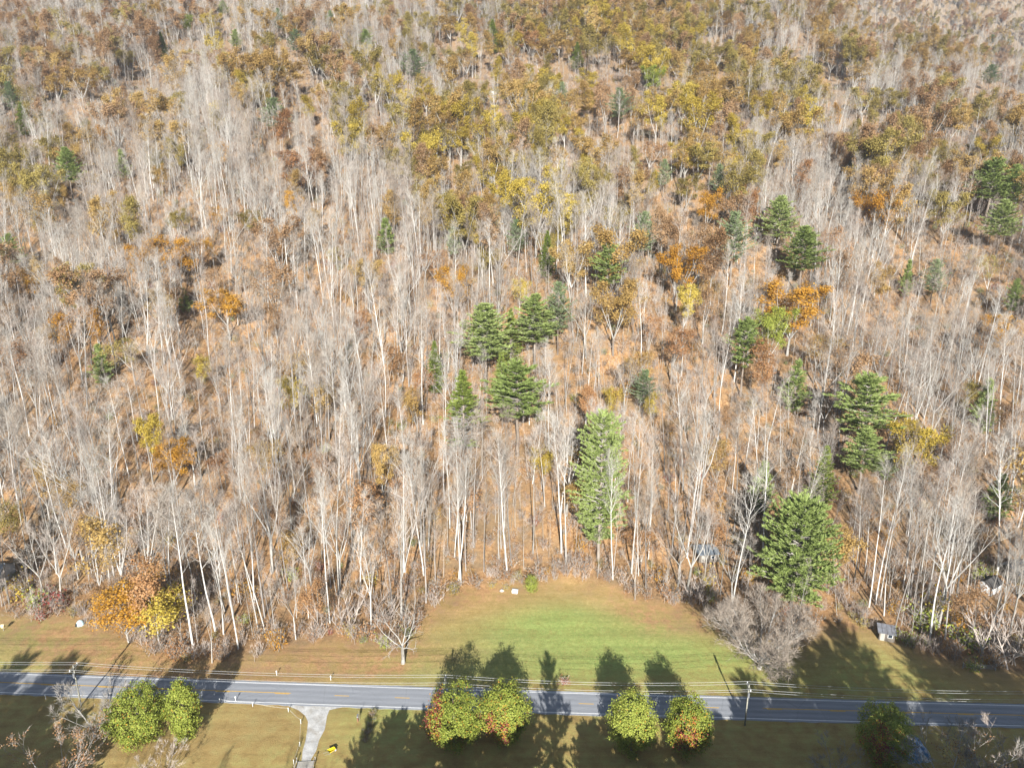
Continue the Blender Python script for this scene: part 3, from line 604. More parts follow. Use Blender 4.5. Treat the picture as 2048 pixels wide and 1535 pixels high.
def where_is(x, y):
    d = [math.hypot(x-a, y-b_) for a, b_, _ in LM]; i = int(np.argmin(d)); dx = x - LM[i][0]; dy = y - LM[i][1]; D = d[i]
    if D < 8: return 'close beside the ' + LM[i][2]
    far = 'just ' if D < 18 else ('' if D < 45 else 'far ')
    rel = 'uphill of' if dy > abs(dx)*.7 else ('downhill of' if dy < -abs(dx)*.7 else 'across the slope from')
    return far + rel + ' the ' + LM[i][2]
def tall_word(h): return 'tall' if h > 30.5 else ('short' if h < 25 else 'mid-height')

# ---------------------------------------------------------------- random wood
MIX = [ # screen blobs: cx, cy, rx, ry, leafy probability, colours
 (1230, 150, 300, 190, .68, 'ochre olive ochre gold olive tan'), (1300, 280, 220, 110, .5, 'ochre gold olive tan'), (950, 300, 230, 150, .34, 'gold ochre olive tan gold'),
 (600, 120, 150, 100, .38, 'ochre ochre olive tan gold'), (130, 110, 180, 110, .30, 'ochre tan tan olive tan'), (1390, 480, 150, 130, .32, 'rust tan ochre'), (1750, 60, 250, 80, .35, 'ochre olive tan'),
 (1900, 270, 170, 110, .36, 'ochre olive tan'), (60, 330, 120, 120, .25, 'ochre olive'), (1650, 720, 120, 90, .2, 'rust ochre'), (780, 740, 160, 200, .12, 'rust tan')]
def leafy_prob(u, v):
    p = np.full(len(u), .085); c = np.zeros(len(u), int) - 1
    for i, (cx, cy, rx, ry, q, _) in enumerate(MIX):
        g = np.exp(-(((u-cx)/rx)**2 + ((v-cy)/ry)**2))*q*1.35
        m = g > p; p[m] = g[m]; c[m] = i
    return p, c
def scatter(spacing, Y0, Y1, margin=45, amin=None):
    # jittered grid within the view wedge and a margin beside it
    out = []
    y = Y0
    while y < Y1:
        half = .80*y + margin; x = np.arange(-half, half, spacing) + rng.uniform(-.5, .5)*spacing
        out.append(np.stack([x + rng.uniform(-.55, .55, len(x))*spacing, y + rng.uniform(-.55, .55, len(x))*spacing], 1)); y += spacing
    P = np.concatenate(out); A = P[:, 0]/P[:, 1]
    if amin is not None: P = P[(A > amin[1]) | (A < amin[0])]
    return P
occ = np.array(occupied)
def free(P, pad=0.0):
    k = np.ones(len(P), bool)
    for x, y, r in occ: k &= (P[:, 0]-x)**2 + (P[:, 1]-y)**2 > (r + pad)**2
    return k
def visible_side(P, margin_px=140):
    u, v, d = project(P[:, 0], P[:, 1], terrain(P[:, 0], P[:, 1]) + 12); return (u > -margin_px) & (u < 2048 + margin_px)
near = scatter(5.8, 138, 330); mid = scatter(5.5, 330, 700); top = scatter(5.8, 700, 940)
P = np.concatenate([near, mid, top]); P = P[forest_dist(P[:, 0], P[:, 1]) > 2.5]
P = P[free(P, 1.0)]; P = P[visible_side(P)]
# natural gaps and stand density
gapn = np.sin(P[:, 0]*.045 + 1.7*np.sin(P[:, 1]*.03)) + np.sin(P[:, 1]*.052 + P[:, 0]*.021)
P = P[rng.random(len(P)) < np.clip(.94 - .18*np.maximum(0, gapn), .45, 1)]
Zt = terrain(P[:, 0], P[:, 1])
hgt = np.interp(P[:, 1], [150, 230, 420, 700, 1000], [33, 31, 29, 27, 24])*(.62 + .58*rng.random(len(P)))
# thin the trees that would stand right in front of the listed conifers and maples
u, v, d = project(P[:, 0], P[:, 1], Zt + hgt); ub, vb, _ = project(P[:, 0], P[:, 1], Zt)
keep = np.ones(len(P), bool)
for x0, x1, y0, y1, Yd in sight:
    blk = (u > x0 - 12) & (u < x1 + 12) & (v < y1) & (vb > y0) & (P[:, 1] < Yd)
    keep &= ~(blk & (rng.random(len(P)) < .86))
P = P[keep]; Zt = Zt[keep]; hgt = hgt[keep]; u = u[keep]; v = v[keep]
pl, ci = leafy_prob(u, v + 25); is_leaf = rng.random(len(P)) < pl
colr = np.array(['ochre']*len(P), dtype=object)
deft = ['rust', 'tan', 'ochre', 'ochre', 'gold', 'orange', 'olive', 'tan']
for i in np.nonzero(is_leaf)[0]:
    cs = MIX[ci[i]][5].split() if ci[i] >= 0 else deft
    colr[i] = cs[rng.integers(len(cs))]
bi = np.nonzero(~is_leaf)[0]; li = np.nonzero(is_leaf)[0]
bi = bi[np.argsort(P[bi, 1])]; li = li[np.argsort(P[li, 1])]
inframe = lambda idx: (u[idx] > 0) & (u[idx] < 2048)
NB = 268
bsel = bi[inframe(bi)][:NB]; brest = np.setdiff1d(bi, bsel)
for i in bsel:
    k = int(rng.integers(0, 8)) if rng.random() < (.5 if u[i] < 380 else .8) else int(rng.integers(8, 13))
    tall = k < 8
    hh = hgt[i]*(1 if tall else .85); bk = 'white-barked' if (k < 8 and k % 3 == 0) else 'grey-barked'
    place_pair('bare_tree', BARE[k], '%s %s %s bare tree %s' % (tall_word(hh), bk, 'slender' if tall else 'forking broad-crowned', where_is(P[i, 0], P[i, 1])), 'tree',
               P[i, 0], P[i, 1], hh, .8 + .35*rng.random(), 'bare trees of the lower hillside wood', ('trunk', 'branches'))
for i in li:
    if P[i, 1] < 215: colr[i] = ('rust', 'tan', 'ochre')[int(rng.integers(3))]
lsel = li[inframe(li)][:max(0, 296 - n_leafy)]; lrest = np.setdiff1d(li, lsel)
for i in lsel:
    sh = int(rng.integers(0, 5)) if P[i, 1] > 250 else 4; put_leafy(P[i, 0], P[i, 1], hgt[i]*(.55 if sh == 4 else .95), colr[i], sh, .85 + .3*rng.random())

SHP = ['', 'upright ', 'round full ', 'thinly leaved ', 'small ']
for o, base, sh in relabel: o['label'] = SHP[sh] + base + ' ' + where_is(o.location.x, o.location.y)
for o in COL.objects:
    if o.get('group') == G_CON: o['label'] = o['label'].split(' on the')[0] + ' ' + where_is(o.location.x, o.location.y)
# ---------------------------------------------------------------- stuff: instanced far wood, saplings, undergrowth
def join_form(tr, cr, name):
    """trunk + crown as one mesh for instancing"""
    mats = list(tr.materials) + list(cr.materials)
    def arrs(m):
        n = len(m.vertices); v = np.empty(n*3); m.vertices.foreach_get('co', v)
        mi = np.empty(len(m.polygons), dtype=np.int32); m.polygons.foreach_get('material_index', mi)
        return v.reshape(-1, 3), [tuple(p.vertices) for p in m.polygons], mi
    v1, f1, m1 = arrs(tr); v2, f2, m2 = arrs(cr)
    me = bpy.data.meshes.new(name); me.from_pydata(np.concatenate([v1, v2]).tolist(), [], f1 + [tuple(i + len(v1) for i in f) for f in f2])
    for m in mats: me.materials.append(m)
    me.polygons.foreach_set('material_index', np.concatenate([m1, m2 + len(tr.materials)]).astype(np.int32)); me.update()
    return me
def stuff(name, label, cat, forms, P3, rot, scl, idx):
    pc = bpy.data.collections.new(name + '_forms')
    for i, f in enumerate(forms):
        pc.objects.link(bpy.data.objects.new('%s_form_%02d' % (name, i), f))
    me = bpy.data.meshes.new(name); me.from_pydata(P3.tolist(), [], [])
    for nme, ty, arr in (('rot', 'FLOAT', rot), ('scl', 'FLOAT', scl), ('pick', 'INT', idx)):
        a = me.attributes.new(nme, ty, 'POINT'); a.data.foreach_set('value', np.asarray(arr, dtype=np.int32 if ty == 'INT' else np.float32))
    o = add(name, me); o['kind'] = 'stuff'; o['label'] = label; o['category'] = cat
    g = bpy.data.node_groups.new(name + '_scatter', 'GeometryNodeTree')
    g.interface.new_socket('Geometry', in_out='INPUT', socket_type='NodeSocketGeometry'); g.interface.new_socket('Geometry', in_out='OUTPUT', socket_type='NodeSocketGeometry')
    N = g.nodes; Lk = g.links
    gi = N.new('NodeGroupInput'); go = N.new('NodeGroupOutput'); ip = N.new('GeometryNodeInstanceOnPoints'); ci_ = N.new('GeometryNodeCollectionInfo')
    ci_.inputs['Collection'].default_value = pc; ci_.inputs['Separate Children'].default_value = True; ci_.inputs['Reset Children'].default_value = True
    def na(nm, ty):
        n = N.new('GeometryNodeInputNamedAttribute'); n.data_type = ty; n.inputs['Name'].default_value = nm; return n.outputs['Attribute']
    cx = N.new('ShaderNodeCombineXYZ'); Lk.new(na('rot', 'FLOAT'), cx.inputs['Z'])
    for kk in (0, 1):
        rv = N.new('FunctionNodeRandomValue'); rv.data_type = 'FLOAT'; rv.inputs[2].default_value = -.09; rv.inputs[3].default_value = .09; rv.inputs['Seed'].default_value = 3 + kk; Lk.new(rv.outputs[1], cx.inputs[kk])
    er = N.new('FunctionNodeEulerToRotation'); Lk.new(cx.outputs[0], er.inputs[0])
    Lk.new(gi.outputs[0], ip.inputs['Points']); Lk.new(ci_.outputs[0], ip.inputs['Instance']); ip.inputs['Pick Instance'].default_value = True
    Lk.new(na('pick', 'INT'), ip.inputs['Instance Index']); Lk.new(er.outputs[0], ip.inputs['Rotation'])
    cs = N.new('ShaderNodeCombineXYZ'); s_ = na('scl', 'FLOAT')
    for k in range(3): Lk.new(s_, cs.inputs[k])
    Lk.new(cs.outputs[0], ip.inputs['Scale']); Lk.new(ip.outputs[0], go.inputs[0])
    md = o.modifiers.new('scatter', 'NODES'); md.node_group = g
    return o
bare_join = [join_form(f[0], f[1], 'bare_form') for f in BARE]; bare_H = np.array([f[2] for f in BARE])
pick = np.where(rng.random(len(brest)) < .72, rng.integers(0, 8, len(brest)), rng.integers(8, 13, len(brest)))
stuff('bare_woodland', 'massed grey-pink leafless trees covering the upper hillside', 'woodland', bare_join, np.column_stack([P[brest], Zt[brest] - .2]), rng.random(len(brest))*6.28, hgt[brest]/bare_H[pick]*np.where(pick > 7, .85, 1), pick)
lc = list(LEAF); ljoin = [join_form(f[0], f[1], 'leafy_form') for c in lc for f in LEAFY[c]]; lH = np.array([f[2] for c in lc for f in LEAFY[c]])
if len(lrest):
    pk = np.array([lc.index(colr[i])*5 + int(rng.integers(0, 5)) for i in lrest])
    stuff('leafy_woodland', 'massed ochre and olive autumn trees covering the upper hillside', 'woodland', ljoin, np.column_stack([P[lrest], Zt[lrest] - .2]), rng.random(len(lrest))*6.28, hgt[lrest]*np.where(pk % 5 == 4, .6, 1.05)/lH[pk], pk)
# far ridge seen past the shoulders of the hill
Q = scatter(6.6, 940, 1720, 60, (-.42, .22)); Q = Q[visible_side(Q, 60)]; Qz = terrain(Q[:, 0], Q[:, 1])
lo = rng.random(len(Q)) < .3; nb = len(bare_join)
pk = np.where(lo, nb + np.array([lc.index(c)*5 for c in np.array(['ochre', 'olive', 'rust', 'tan'])[rng.integers(0, 4, len(Q))]]) + rng.integers(0, 4, len(Q)), rng.integers(0, nb, len(Q)))
stuff('ridge_woodland', 'hazy far woodland on the ridge beyond the hill', 'woodland', bare_join + ljoin, np.column_stack([Q, Qz - .2]), rng.random(len(Q))*6.28, (20 + 7*rng.random(len(Q)))/np.concatenate([bare_H, lH])[pk], pk)
# saplings
Q = np.concatenate([scatter(6.2, 140, 420), scatter(8.0, 420, 900)]); Q = Q[(forest_dist(Q[:, 0], Q[:, 1]) > 1.0)]; Q = Q[free(Q)]; Q = Q[visible_side(Q)]
sj = [join_form(f[0], f[1], 'sapling_form') for f in SAPL]; pk = rng.integers(0, 4, len(Q))
stuff('sapling_thicket', 'thin pale bare saplings filling the wood between the big trunks', 'saplings', sj, np.column_stack([Q, terrain(Q[:, 0], Q[:, 1]) - .1]), rng.random(len(Q))*6.28, .55 + .6*rng.random(len(Q)), pk)
# undergrowth
def shrub_form(seed, w, h, nst, leafn, mat, leaf=.26, tw=twig_grey):
    r = np.random.default_rng(seed); mb = MB(); tips = []
    for i in range(nst):
        an = r.random()*6.28; D = np.array([math.cos(an)*w/h*.5, math.sin(an)*w/h*.5, 1.])*np.array([r.random()*1.4, r.random()*1.4, 1])
        pp, ds = bend_path(r, (r.normal()*.15*w, r.normal()*.15*w, -.1), D, h*(.7 + .4*r.random()), 3, 0, .18); mb.tube(pp, [.035, .026, .018, .006], 3, 0)
        for j in (1, 2, 3):
            twigs(mb, r, pp[j], ds[j], 5, .75, .022, 0); tips += [pp[j] + r.normal(size=3)*.25, pp[j] + r.normal(size=3)*.3]
    tips = np.array(tips)
    if leafn:
        C = tips[r.integers(0, len(tips), leafn)] + r.normal(size=(leafn, 3))*.32; C[:, 2] = np.maximum(C[:, 2], .05)
        mb.leaves(C, leaf, np.tile(np.array([0, -.4, .8]), (leafn, 1)), 1)
    return mb.mesh('shrub_form', [tw, mat])
US = [shrub_form(500, 2.6, 2.2, 12, 260, LEAF['rust']), shrub_form(501, 2.2, 1.8, 12, 200, LEAF['tan']), shrub_form(502, 3.0, 2.8, 16, 0, LEAF['tan'], tw=twig_pink), shrub_form(503, 2.0, 1.3, 10, 170, LEAF['ochre']),
      shrub_form(504, 2.6, 2.6, 14, 60, LEAF['rust'], tw=twig_pink), shrub_form(505, 2.4, 2.0, 10, 260, LEAF['olive']), shrub_form(506, 3.0, 3.2, 10, 330, LEAF['orange']), shrub_form(507, 2.6, 2.2, 12, 260, LEAF['green']), shrub_form(508, 2.2, 2.2, 10, 220, LEAF['red']), shrub_form(509, 2.4, 2.4, 12, 260, LEAF['gold'])]
Q = np.concatenate([scatter(4.0, 135, 330), scatter(4.6, 330, 560), scatter(5.5, 560, 1000)]); fd = forest_dist(Q[:, 0], Q[:, 1]); Q = Q[fd > -.5]; Q = Q[visible_side(Q)]
pk = rng.choice(10, len(Q), p=[.20, .11, .30, .06, .22, .03, .04, .02, .01, .01])
stuff('undergrowth', 'rusty brown and grey undergrowth on the leaf-covered forest floor', 'undergrowth', US, np.column_stack([Q, terrain(Q[:, 0], Q[:, 1]) - .05]), rng.random(len(Q))*6.28, .6 + .8*rng.random(len(Q)), pk)
print('counts: bare', len(brest), 'leafy', len(lrest), 'sap', 'under', len(Q))

exec_small = True
# ---------------------------------------------------------------- edge shrubs (individual)
def shrub(x, y, form, s, label, name='shrub', group=None, cat='shrub', ws=1.0):
    X, Y = gp(x, y); o = add(name, US[form], None, (X, Y, T(X, Y) - .05), rng.random()*6.28, (s*ws, s*ws, s)); o['label'] = label; o['category'] = cat
    if group: o['group'] = group
    return o
GE = 'scrub along the clearing edge'
names = {0: 'rusty low shrub along the wood edge', 1: 'tan low shrub along the wood edge', 2: 'leafless grey thicket bush along the wood edge', 4: 'nearly bare brown bush along the wood edge', 5: 'olive green low shrub along the wood edge', 6: 'orange low shrub along the wood edge', 7: 'fresh green low shrub along the wood edge', 8: 'red low shrub along the wood edge', 9: 'gold low shrub along the wood edge'}
def near_edge(x):
    return float(np.interp(x, [p[0] for p in edge_px], [p[1] for p in edge_px]))
for k in range(120):
    x = rng.uniform(5, 2040)
    if 880 < x < 1060 and rng.random() < .7: continue
    if 1480 < x < 1690: continue
    y = near_edge(x) + rng.uniform(-26, 4)
    left = x < 300; right = x > 1690
    p = [.12, .08, .36, 0, .22, .04, .04, .10, .02, .02] if right or x < 160 else [.2, .12, .4, 0, .2, .03, .03, .01, .005, .005]
    f = int(rng.choice(10, p=np.array(p)/sum(p))); wx_, wy_ = gp(x, y); shrub(x, y, f, .7 + .9*rng.random(), names[f].replace(' along the wood edge', ' ' + where_is(wx_, wy_)), group=GE)
for x, y, f, s, ws, lab in [
     (105, 1215, 8, 2.0, 1.2, 'crimson-tinged bush left of the pale blue dome'), (75, 1215, 7, 1.9, 1.0, 'light green bush at the edge of the left lawn'), (45, 1195, 9, 2.2, 1.0, 'yellow bush beside the shaded house corner'),
     (1870, 1235, 9, 2.6, 1.0, 'golden bush at the foot of the large pale spreading tree'), (1845, 1255, 7, 2.0, 1.4, 'green bramble beside the tin-roofed shed'),
     (1925, 1290, 7, 1.9, 1.3, 'green bramble beside the rust-brown hollow'), (1905, 1260, 6, 1.8, 1.2, 'rusty bramble behind the golden bush'), (1960, 1160, 7, 1.8, 1.0, 'dark green shrub beside the ruined white-walled shed'),
     (1415, 1180, 9, 2.0, .8, 'yellow shrub below the forked pale bare tree'), (1355, 1200, 9, 1.0, 1.0, 'tiny yellow shrub on the leaf carpet'), (1422, 1205, 7, 1.3, .8, 'small dark green shrub under the stout white tree'),
     (1390, 1205, 2, 2.6, 1.2, 'pale tangled leafless bush left of the stout white tree'), (690, 1255, 2, 2.6, 1.3, 'dark leafless bramble at the left wood edge'), (770, 1240, 2, 3.2, 1.2, 'tall grey leafless bush behind the dead snag'),
     (1980, 1310, 2, 3.6, 1.3, 'pale hanging vine tangle at the right road bend'), (2030, 1320, 2, 3.6, 1.2, 'leafless vine mass beyond the metal gate')]:
    shrub(x, y, f, s, lab, ws=ws)
for x, y, c, h, lab in [(258, 1284, 'orange', 12.5, 'large orange-leaved tree at the wood edge above the verge'), (322, 1296, 'gold', 13.5, 'large gold-leaved tree beside the orange one at the wood edge'), (290, 1262, 'orange', 14, 'orange-leaved tree tucked behind the gold one'), (240, 1220, 'tan', 9, 'tan-leaved small tree behind the orange one at the wood edge')]:
    X, Y = gp(x, y); place_pair('autumn_tree', LEAFY[c][4], lab, 'tree', X, Y, h, 1.5)
for x, y in [(846, 1185), (905, 1182), (985, 1176), (1012, 1178), (872, 1190)]:
    shrub(x, y, 9, .55, 'low yellow-green clump at the back of the clearing', name='low_plant', group='low clumps behind the clearing', cat='plant', ws=1.5)
X, Y = gp(1130, 1366); o = shrub(1130, 1366, 8, .75, 'dark red shrub standing in tree shade beyond the road', ws=1.3)

# ---------------------------------------------------------------- roadside leafy trees
def oval_form(seed, H, w, base, mats_fn, nclump=310, per=66, leaf=.30):
    r = np.random.default_rng(seed); tr = MB(); cr = MB()
    tr.tube([(0, 0, -.4), (0, 0, base + 1), (.1, 0, H*.55), (0, 0, H*.9)], [.26, .2, .14, .03], 7)
    ctr = np.array([0, 0, base + (H - base)*.46]); rad = np.array([w/2, w/2, (H - base)*.54])
    for i in range(26):
        z = base + .4 + (H*.75 - base)*i/26; an = i*2.4; tip = ctr + rad*np.array([math.cos(an)*.8, math.sin(an)*.8, (z - ctr[2])/rad[2]*.8 + .25])*(.9)
        cr.tube([(0, 0, z), tuple((np.array([0, 0, z]) + tip)/2 + r.normal(size=3)*.2), tuple(tip)], [.07, .05, .015], 3, 0)
    C = []
    D = r.normal(size=(nclump, 3)); D /= np.linalg.norm(D, axis=1)[:, None]
    bump = .95 + .13*np.sin(D[:, 0]*4.2 + seed)*np.cos(D[:, 2]*4.7 + seed*.7) + .08*np.sin(D[:, 1]*8 + seed) + .05*r.normal(size=nclump)
    rr = np.where(r.random(nclump) < .66, .88 + .1*r.random(nclump), .45 + .4*r.random(nclump))*bump
    cen = ctr + D*rad*rr[:, None]; cen[:, 2] = np.maximum(cen[:, 2], base*.7)
    C = np.repeat(cen, per, 0) + r.normal(size=(nclump*per, 3))*np.array([.42, .42, .40]); N = np.repeat(D, per, 0)
    mt = mats_fn(C, ctr, rad, r)
    cr.leaves(C, leaf, N*1.2 + np.array([0, -.2, .5]), mt)
    return tr.mesh('oval_trunk', [bark_dark], True), cr.mesh('oval_crown', [bark_dark, LEAF['green'], LEAF['red'], LEAF['orange']]), H
def turn(ax, az, spot, frac):
    d0 = np.array([math.cos(az), math.sin(az), ax]); d0 /= np.linalg.norm(d0)
    def fn(C, ctr, rad, r):
        q = (C - ctr)/rad; q /= np.linalg.norm(q, axis=1)[:, None]; k = q @ d0
        nz = .16*np.sin(C[:, 0]*2.3 + 1) + .16*np.sin(C[:, 2]*1.9) + .1*r.normal(size=len(C))
        m = np.ones(len(C), int); m[((k + nz) > spot) & (r.random(len(C)) < .62)] = 2; m[((k + nz) > spot - .15) & (m == 1) & (r.random(len(C)) < .4)] = 3
        m[(r.random(len(C)) < frac)] = 3; return m.tolist()
    return fn
ov = [oval_form(600, 13.2, 11.2, 1.7, turn(.1, math.pi*1.02, .72, .03)), oval_form(601, 12.6, 10.0, 1.6, turn(-.1, -2.0, .93, .04)), oval_form(602, 13.0, 9.4, 1.6, turn(0, 0, 2, .02)),
      oval_form(603, 12.6, 8.6, 1.6, turn(-.05, -1.75, .9, .03)), oval_form(604, 12.6, 11.0, .8, turn(0, 0, 2, .03)), oval_form(605, 14.0, 5.4, 1.0, turn(0, 0, 2, .02), 200), oval_form(606, 13.5, 9.5, 1.4, turn(0, -2.4, .9, .02))]
for x, y, i, lab in [(908, 1492, 0, 'round green roadside tree with crimson left flank by the utility pole'), (1008, 1480, 1, 'round green roadside tree with small orange patch, next to the crimson-flanked one'),
                     (1262, 1500, 2, 'oval all-green roadside tree on the shaded lawn'), (1372, 1506, 3, 'oval green roadside tree with red streak down its front'), (1762, 1530, 6, 'dark shaded oval tree beside the blue tarp'),
                     (283, 1484, 4, 'broad green tree of the roadside pair, left of the narrow one'), (375, 1480, 5, 'narrow conical green tree beside the broad roadside one')]:
    X, Y = gp(x, y); place_pair('roadside_tree', ov[i], lab, 'tree', X, Y, ov[i][2]*.95, 1.0, None, rz=0.0)
X, Y = gp(1063, 1184); place_pair('evergreen_bush', oval_form(607, 5.0, 2.7, .2, turn(0, 0, 2, .0), 60, 40, .22), 'upright bright green evergreen bush at the back of the clearing', 'bush', X, Y, 5.0, 1.0)
# bare and russet yard trees
yard = [bare_form(700, 9.5, 6, .3, 7, 40, 5, 9, .22, bark=bark_pale, tw=twig_grey, twl=.9, tww=.028), bare_form(701, 8.5, 7, .18, 7, 44, 5, 9, .15, bark=bark_dark, tw=twig_pink, twl=.9, tww=.026), bare_form(702, 11, 6, .3, 8, 36, 5, 8, .22, bark=bark_white, tw=twig_grey, twl=.9, tww=.03)]
for x, y, i, h, lab in [(190, 1472, 0, 9.5, 'grey bare ornamental tree by the utility pole and broad green tree'), (330, 1556, 1, 5.5, 'dark leafless bush on the lawn below the paired green trees'),
                        (1885, 1600, 2, 13, 'pale lichen-grey bare tree beside the blue tarp'), (2035, 1580, 1, 12, 'brown twiggy bare tree at the shaded road bend'), (1665, 1560, 0, 7, 'small pale bare tree on the shaded lawn'), (1985, 1605, 0, 11, 'grey-brown bushy bare tree next to the lichen-grey one')]:
    X, Y = gp(x, y); place_pair('bare_tree', yard[i], lab, 'tree', X, Y, h, 1.0, None, ('trunk', 'branches'))
def russet(seed, H, w):
    tr, cr, tips = skeleton(seed, H, 7, .18, w, 44, 5, 6, .16, twl=.8, tww=.024); r = np.random.default_rng(seed); n = 1500
    C = tips[r.integers(0, len(tips), n)] + r.normal(size=(n, 3))*.35; cr.leaves(C, .24, np.tile(np.array([0, -.3, .8]), (n, 1)), 2)
    return tr.mesh('russet_trunk', [bark_dark], True), cr.mesh('russet_crown', [bark_pale, twig_pink, LEAF['rust']]), H
X, Y = gp(128, 1590); place_pair('russet_tree', russet(710, 11, 8.5), 'russet half-bare round tree in the shaded front yard', 'tree', X, Y, 11.5, 1.0)
X, Y = gp(1955, 1600); place_pair('russet_tree', russet(711, 10, 7), 'russet-tipped bare tree behind the lichen-grey tree', 'tree', X, Y, 11.0, 1.0)

# trees standing behind the drone whose shadows fall on the lawn and road
G_OFF = 'tall yard conifers south of the lawn'
for X, Y, h, k, i, ws in [(-27, 74, 18, 'pine', 0, 1.1), (-15, 70, 20, 'hemlock', 1, 1.3), (-3, 72, 20, 'pine', 0, 1.2), (8.5, 76, 25.5, 'pine', 1, .8), (14, 70, 19, 'hemlock', 1, 1.3), (25, 66, 20, 'pine', 0, 1.2),
                          (36, 72, 20.5, 'pine', 2, 1.3), (45, 70, 22, 'hemlock', 1, 1.4), (54, 72, 21.5, 'pine', 0, 1.3), (64, 70, 24, 'pine', 0, 1.3), (76, 74, 21, 'pine', 1, 1.2), (93, 72, 25, 'pine', 0, 1.2), (104, 76, 25, 'pine', 1, 1.2),
                          (-22, 62, 22, 'pine', 2, 1.3), (-9, 60, 24, 'pine', 0, 1.3), (2, 58, 25, 'hemlock', 1, 1.4), (31, 60, 24, 'pine', 0, 1.4), (41, 58, 25, 'pine', 0, 1.4), (50, 62, 25, 'hemlock', 1, 1.4), (59, 60, 26, 'pine', 0, 1.4), (70, 76, 20, 'hemlock', 1, 1.4), (85, 60, 26, 'pine', 0, 1.4), (98, 62, 28, 'pine', 0, 1.5), (-92, 72, 26, 'pine', 1, .9), (-118, 66, 27, 'pine', 0, 1.5), (-108, 60, 27, 'hemlock', 1, 1.5), (-98, 58, 28, 'pine', 0, 1.4), (-102, 68, 24, 'pine', 0, 1.2), (-84, 66, 20, 'hemlock', 1, 1.2), (-112, 74, 25, 'pine', 0, 1.2), (-78, 72, 16, 'pine', 2, 1.0)]:
    place_pair('pine_tree', PINES[k][i], 'tall yard conifer whose shadow falls across the lawn and road', 'conifer', X, Y, h, ws, G_OFF)
for k, X in enumerate([-22, -16, -9.5, -4, 2.5, 15, 20, 25, 36, 41.5, 47, 53, 59, 65, 71, 77, 89, 95, 101, 108, -78, -85, -91, -99, -108, -117]):
    place_pair('pine_tree', PINES['round'][0], 'low bushy yard conifer whose shadow darkens the lawn', 'conifer', X, 83.5 + 1.5*math.sin(k*2.1), 13.7 + .7*math.sin(k*3.3), .96, 'bushy yard conifers south of the lawn')
for X, h in [(58, 33), (65, 36), (71, 34), (77, 37), (90, 35), (97, 37), (104, 36), (112, 37), (120, 36), (50, 30), (-96, 33), (-106, 32)]:
    place_pair('pine_tree', PINES['hero'][0], 'very tall columnar yard pine whose shadow streaks the far lawn', 'conifer', X, 58 + 2*math.sin(X), h, .9, 'very tall pines south of the lawn')
for X, Y, h, i in [(-66, 70, 20, 9), (-52, 72, 16, 8), (-38, 70, 18, 10), (84, 76, 22, 8), (88, 68, 24, 11), (70, 66, 21, 9), (-97, 78, 20, 10), (19, 62, 24, 8)]:
    place_pair('bare_tree', BARE[i], 'bare yard tree whose streaky shadow falls across the lawn', 'tree', X, Y, h, 1.0, 'bare yard trees south of the lawn', ('trunk', 'branches'))
X, Y = -128, 141; place_pair('pine_tree', PINES['pine'][0], 'large pine whose shade covers the house corner on the left lawn', 'conifer', X, Y, 27, 1.55)
X, Y = -140, 137; place_pair('pine_tree', PINES['pine'][2], 'open pine on the far left lawn beyond the house', 'conifer', X, Y, 20, 1.1)

# ---------------------------------------------------------------- utility poles and wires
wood = plain_mat('weathered_pole_wood', (.33, .32, .26), (.22, .21, .17), 3); metal = plain_mat('grey_metal', (.42, .43, .44), (.3, .31, .32), 4, .45, .6)
ceramic = plain_mat('pale_ceramic', (.75, .76, .75), (.65, .66, .66), 4, .3); wirem = plain_mat('weathered_wire', (.50, .50, .50), (.42, .42, .42), 5, .5, .3)
poles = []
def pole(x, y, h, lab, group=None, double=True):
    o = thing('utility_pole', lab, 'utility pole', (x, y, 0), math.atan(-.045), group)
    mb = MB(); mb.tube([(0, 0, -.5), (0, 0, h*.5), (0, 0, h)], [.17, .14, .11], 9, 0, True); add('post', mb.mesh('pole_post', [wood], True), o)
    for q in ([-.16, .16] if double else [.16]):
        mb = MB(); mb.box(q - .05, q + .05, -1.25, 1.25, h - .62, h - .49); add('crossarm', mb.mesh('crossarm', [wood]), o)
        for s in (-1, 1):
            mb = MB(); mb.tube([(q, 0, h - 1.35), (q, s*.75, h - .62)], [.025, .025], 4); add('brace', mb.mesh('arm_brace', [metal]), o)
    for yy in (-1.12, 1.12, .45):
        mb = MB(); mb.tube([(0, yy, h - .60), (0, yy, h - .40), (0, yy, h - .30), (0, yy, h - .18)], [.03, .09, .05, .06], 8, 0, True); mb.box(-.2, .2, yy - .04, yy + .04, h - .66, h - .6); add('insulator', mb.mesh('insulator', [ceramic]), o)
    mb = MB(); mb.tube([(.0, -.32, h - 2.6), (.0, -.32, h - 1.7)], [.2, .2], 10, 0, True); mb.box(-.05, .05, -.2, -.08, h - 2.4, h - 1.9); 
    if double: add('transformer', mb.mesh('transformer', [metal], False), o)
    poles.append((x, y, h)); return o
PL = [(-165, 123.9, 9.8, 'weathered utility pole farther along the road to the left'), (-86.2, 118.9, 9.5, 'weathered utility pole with double crossarm beside the grey bare tree'), (-12.9, 115.6, 9.2, 'utility pole rising behind the crimson-flanked roadside tree'),
      (44.9, 113.6, 9.3, 'shaded utility pole on the verge beside the dark roadside lawn'), (112, 111.0, 9.4, 'weathered utility pole farther along the road to the right')]
PL[0] = (-165, 123.0, 9.8, PL[0][3])
for a in PL: pole(*a)
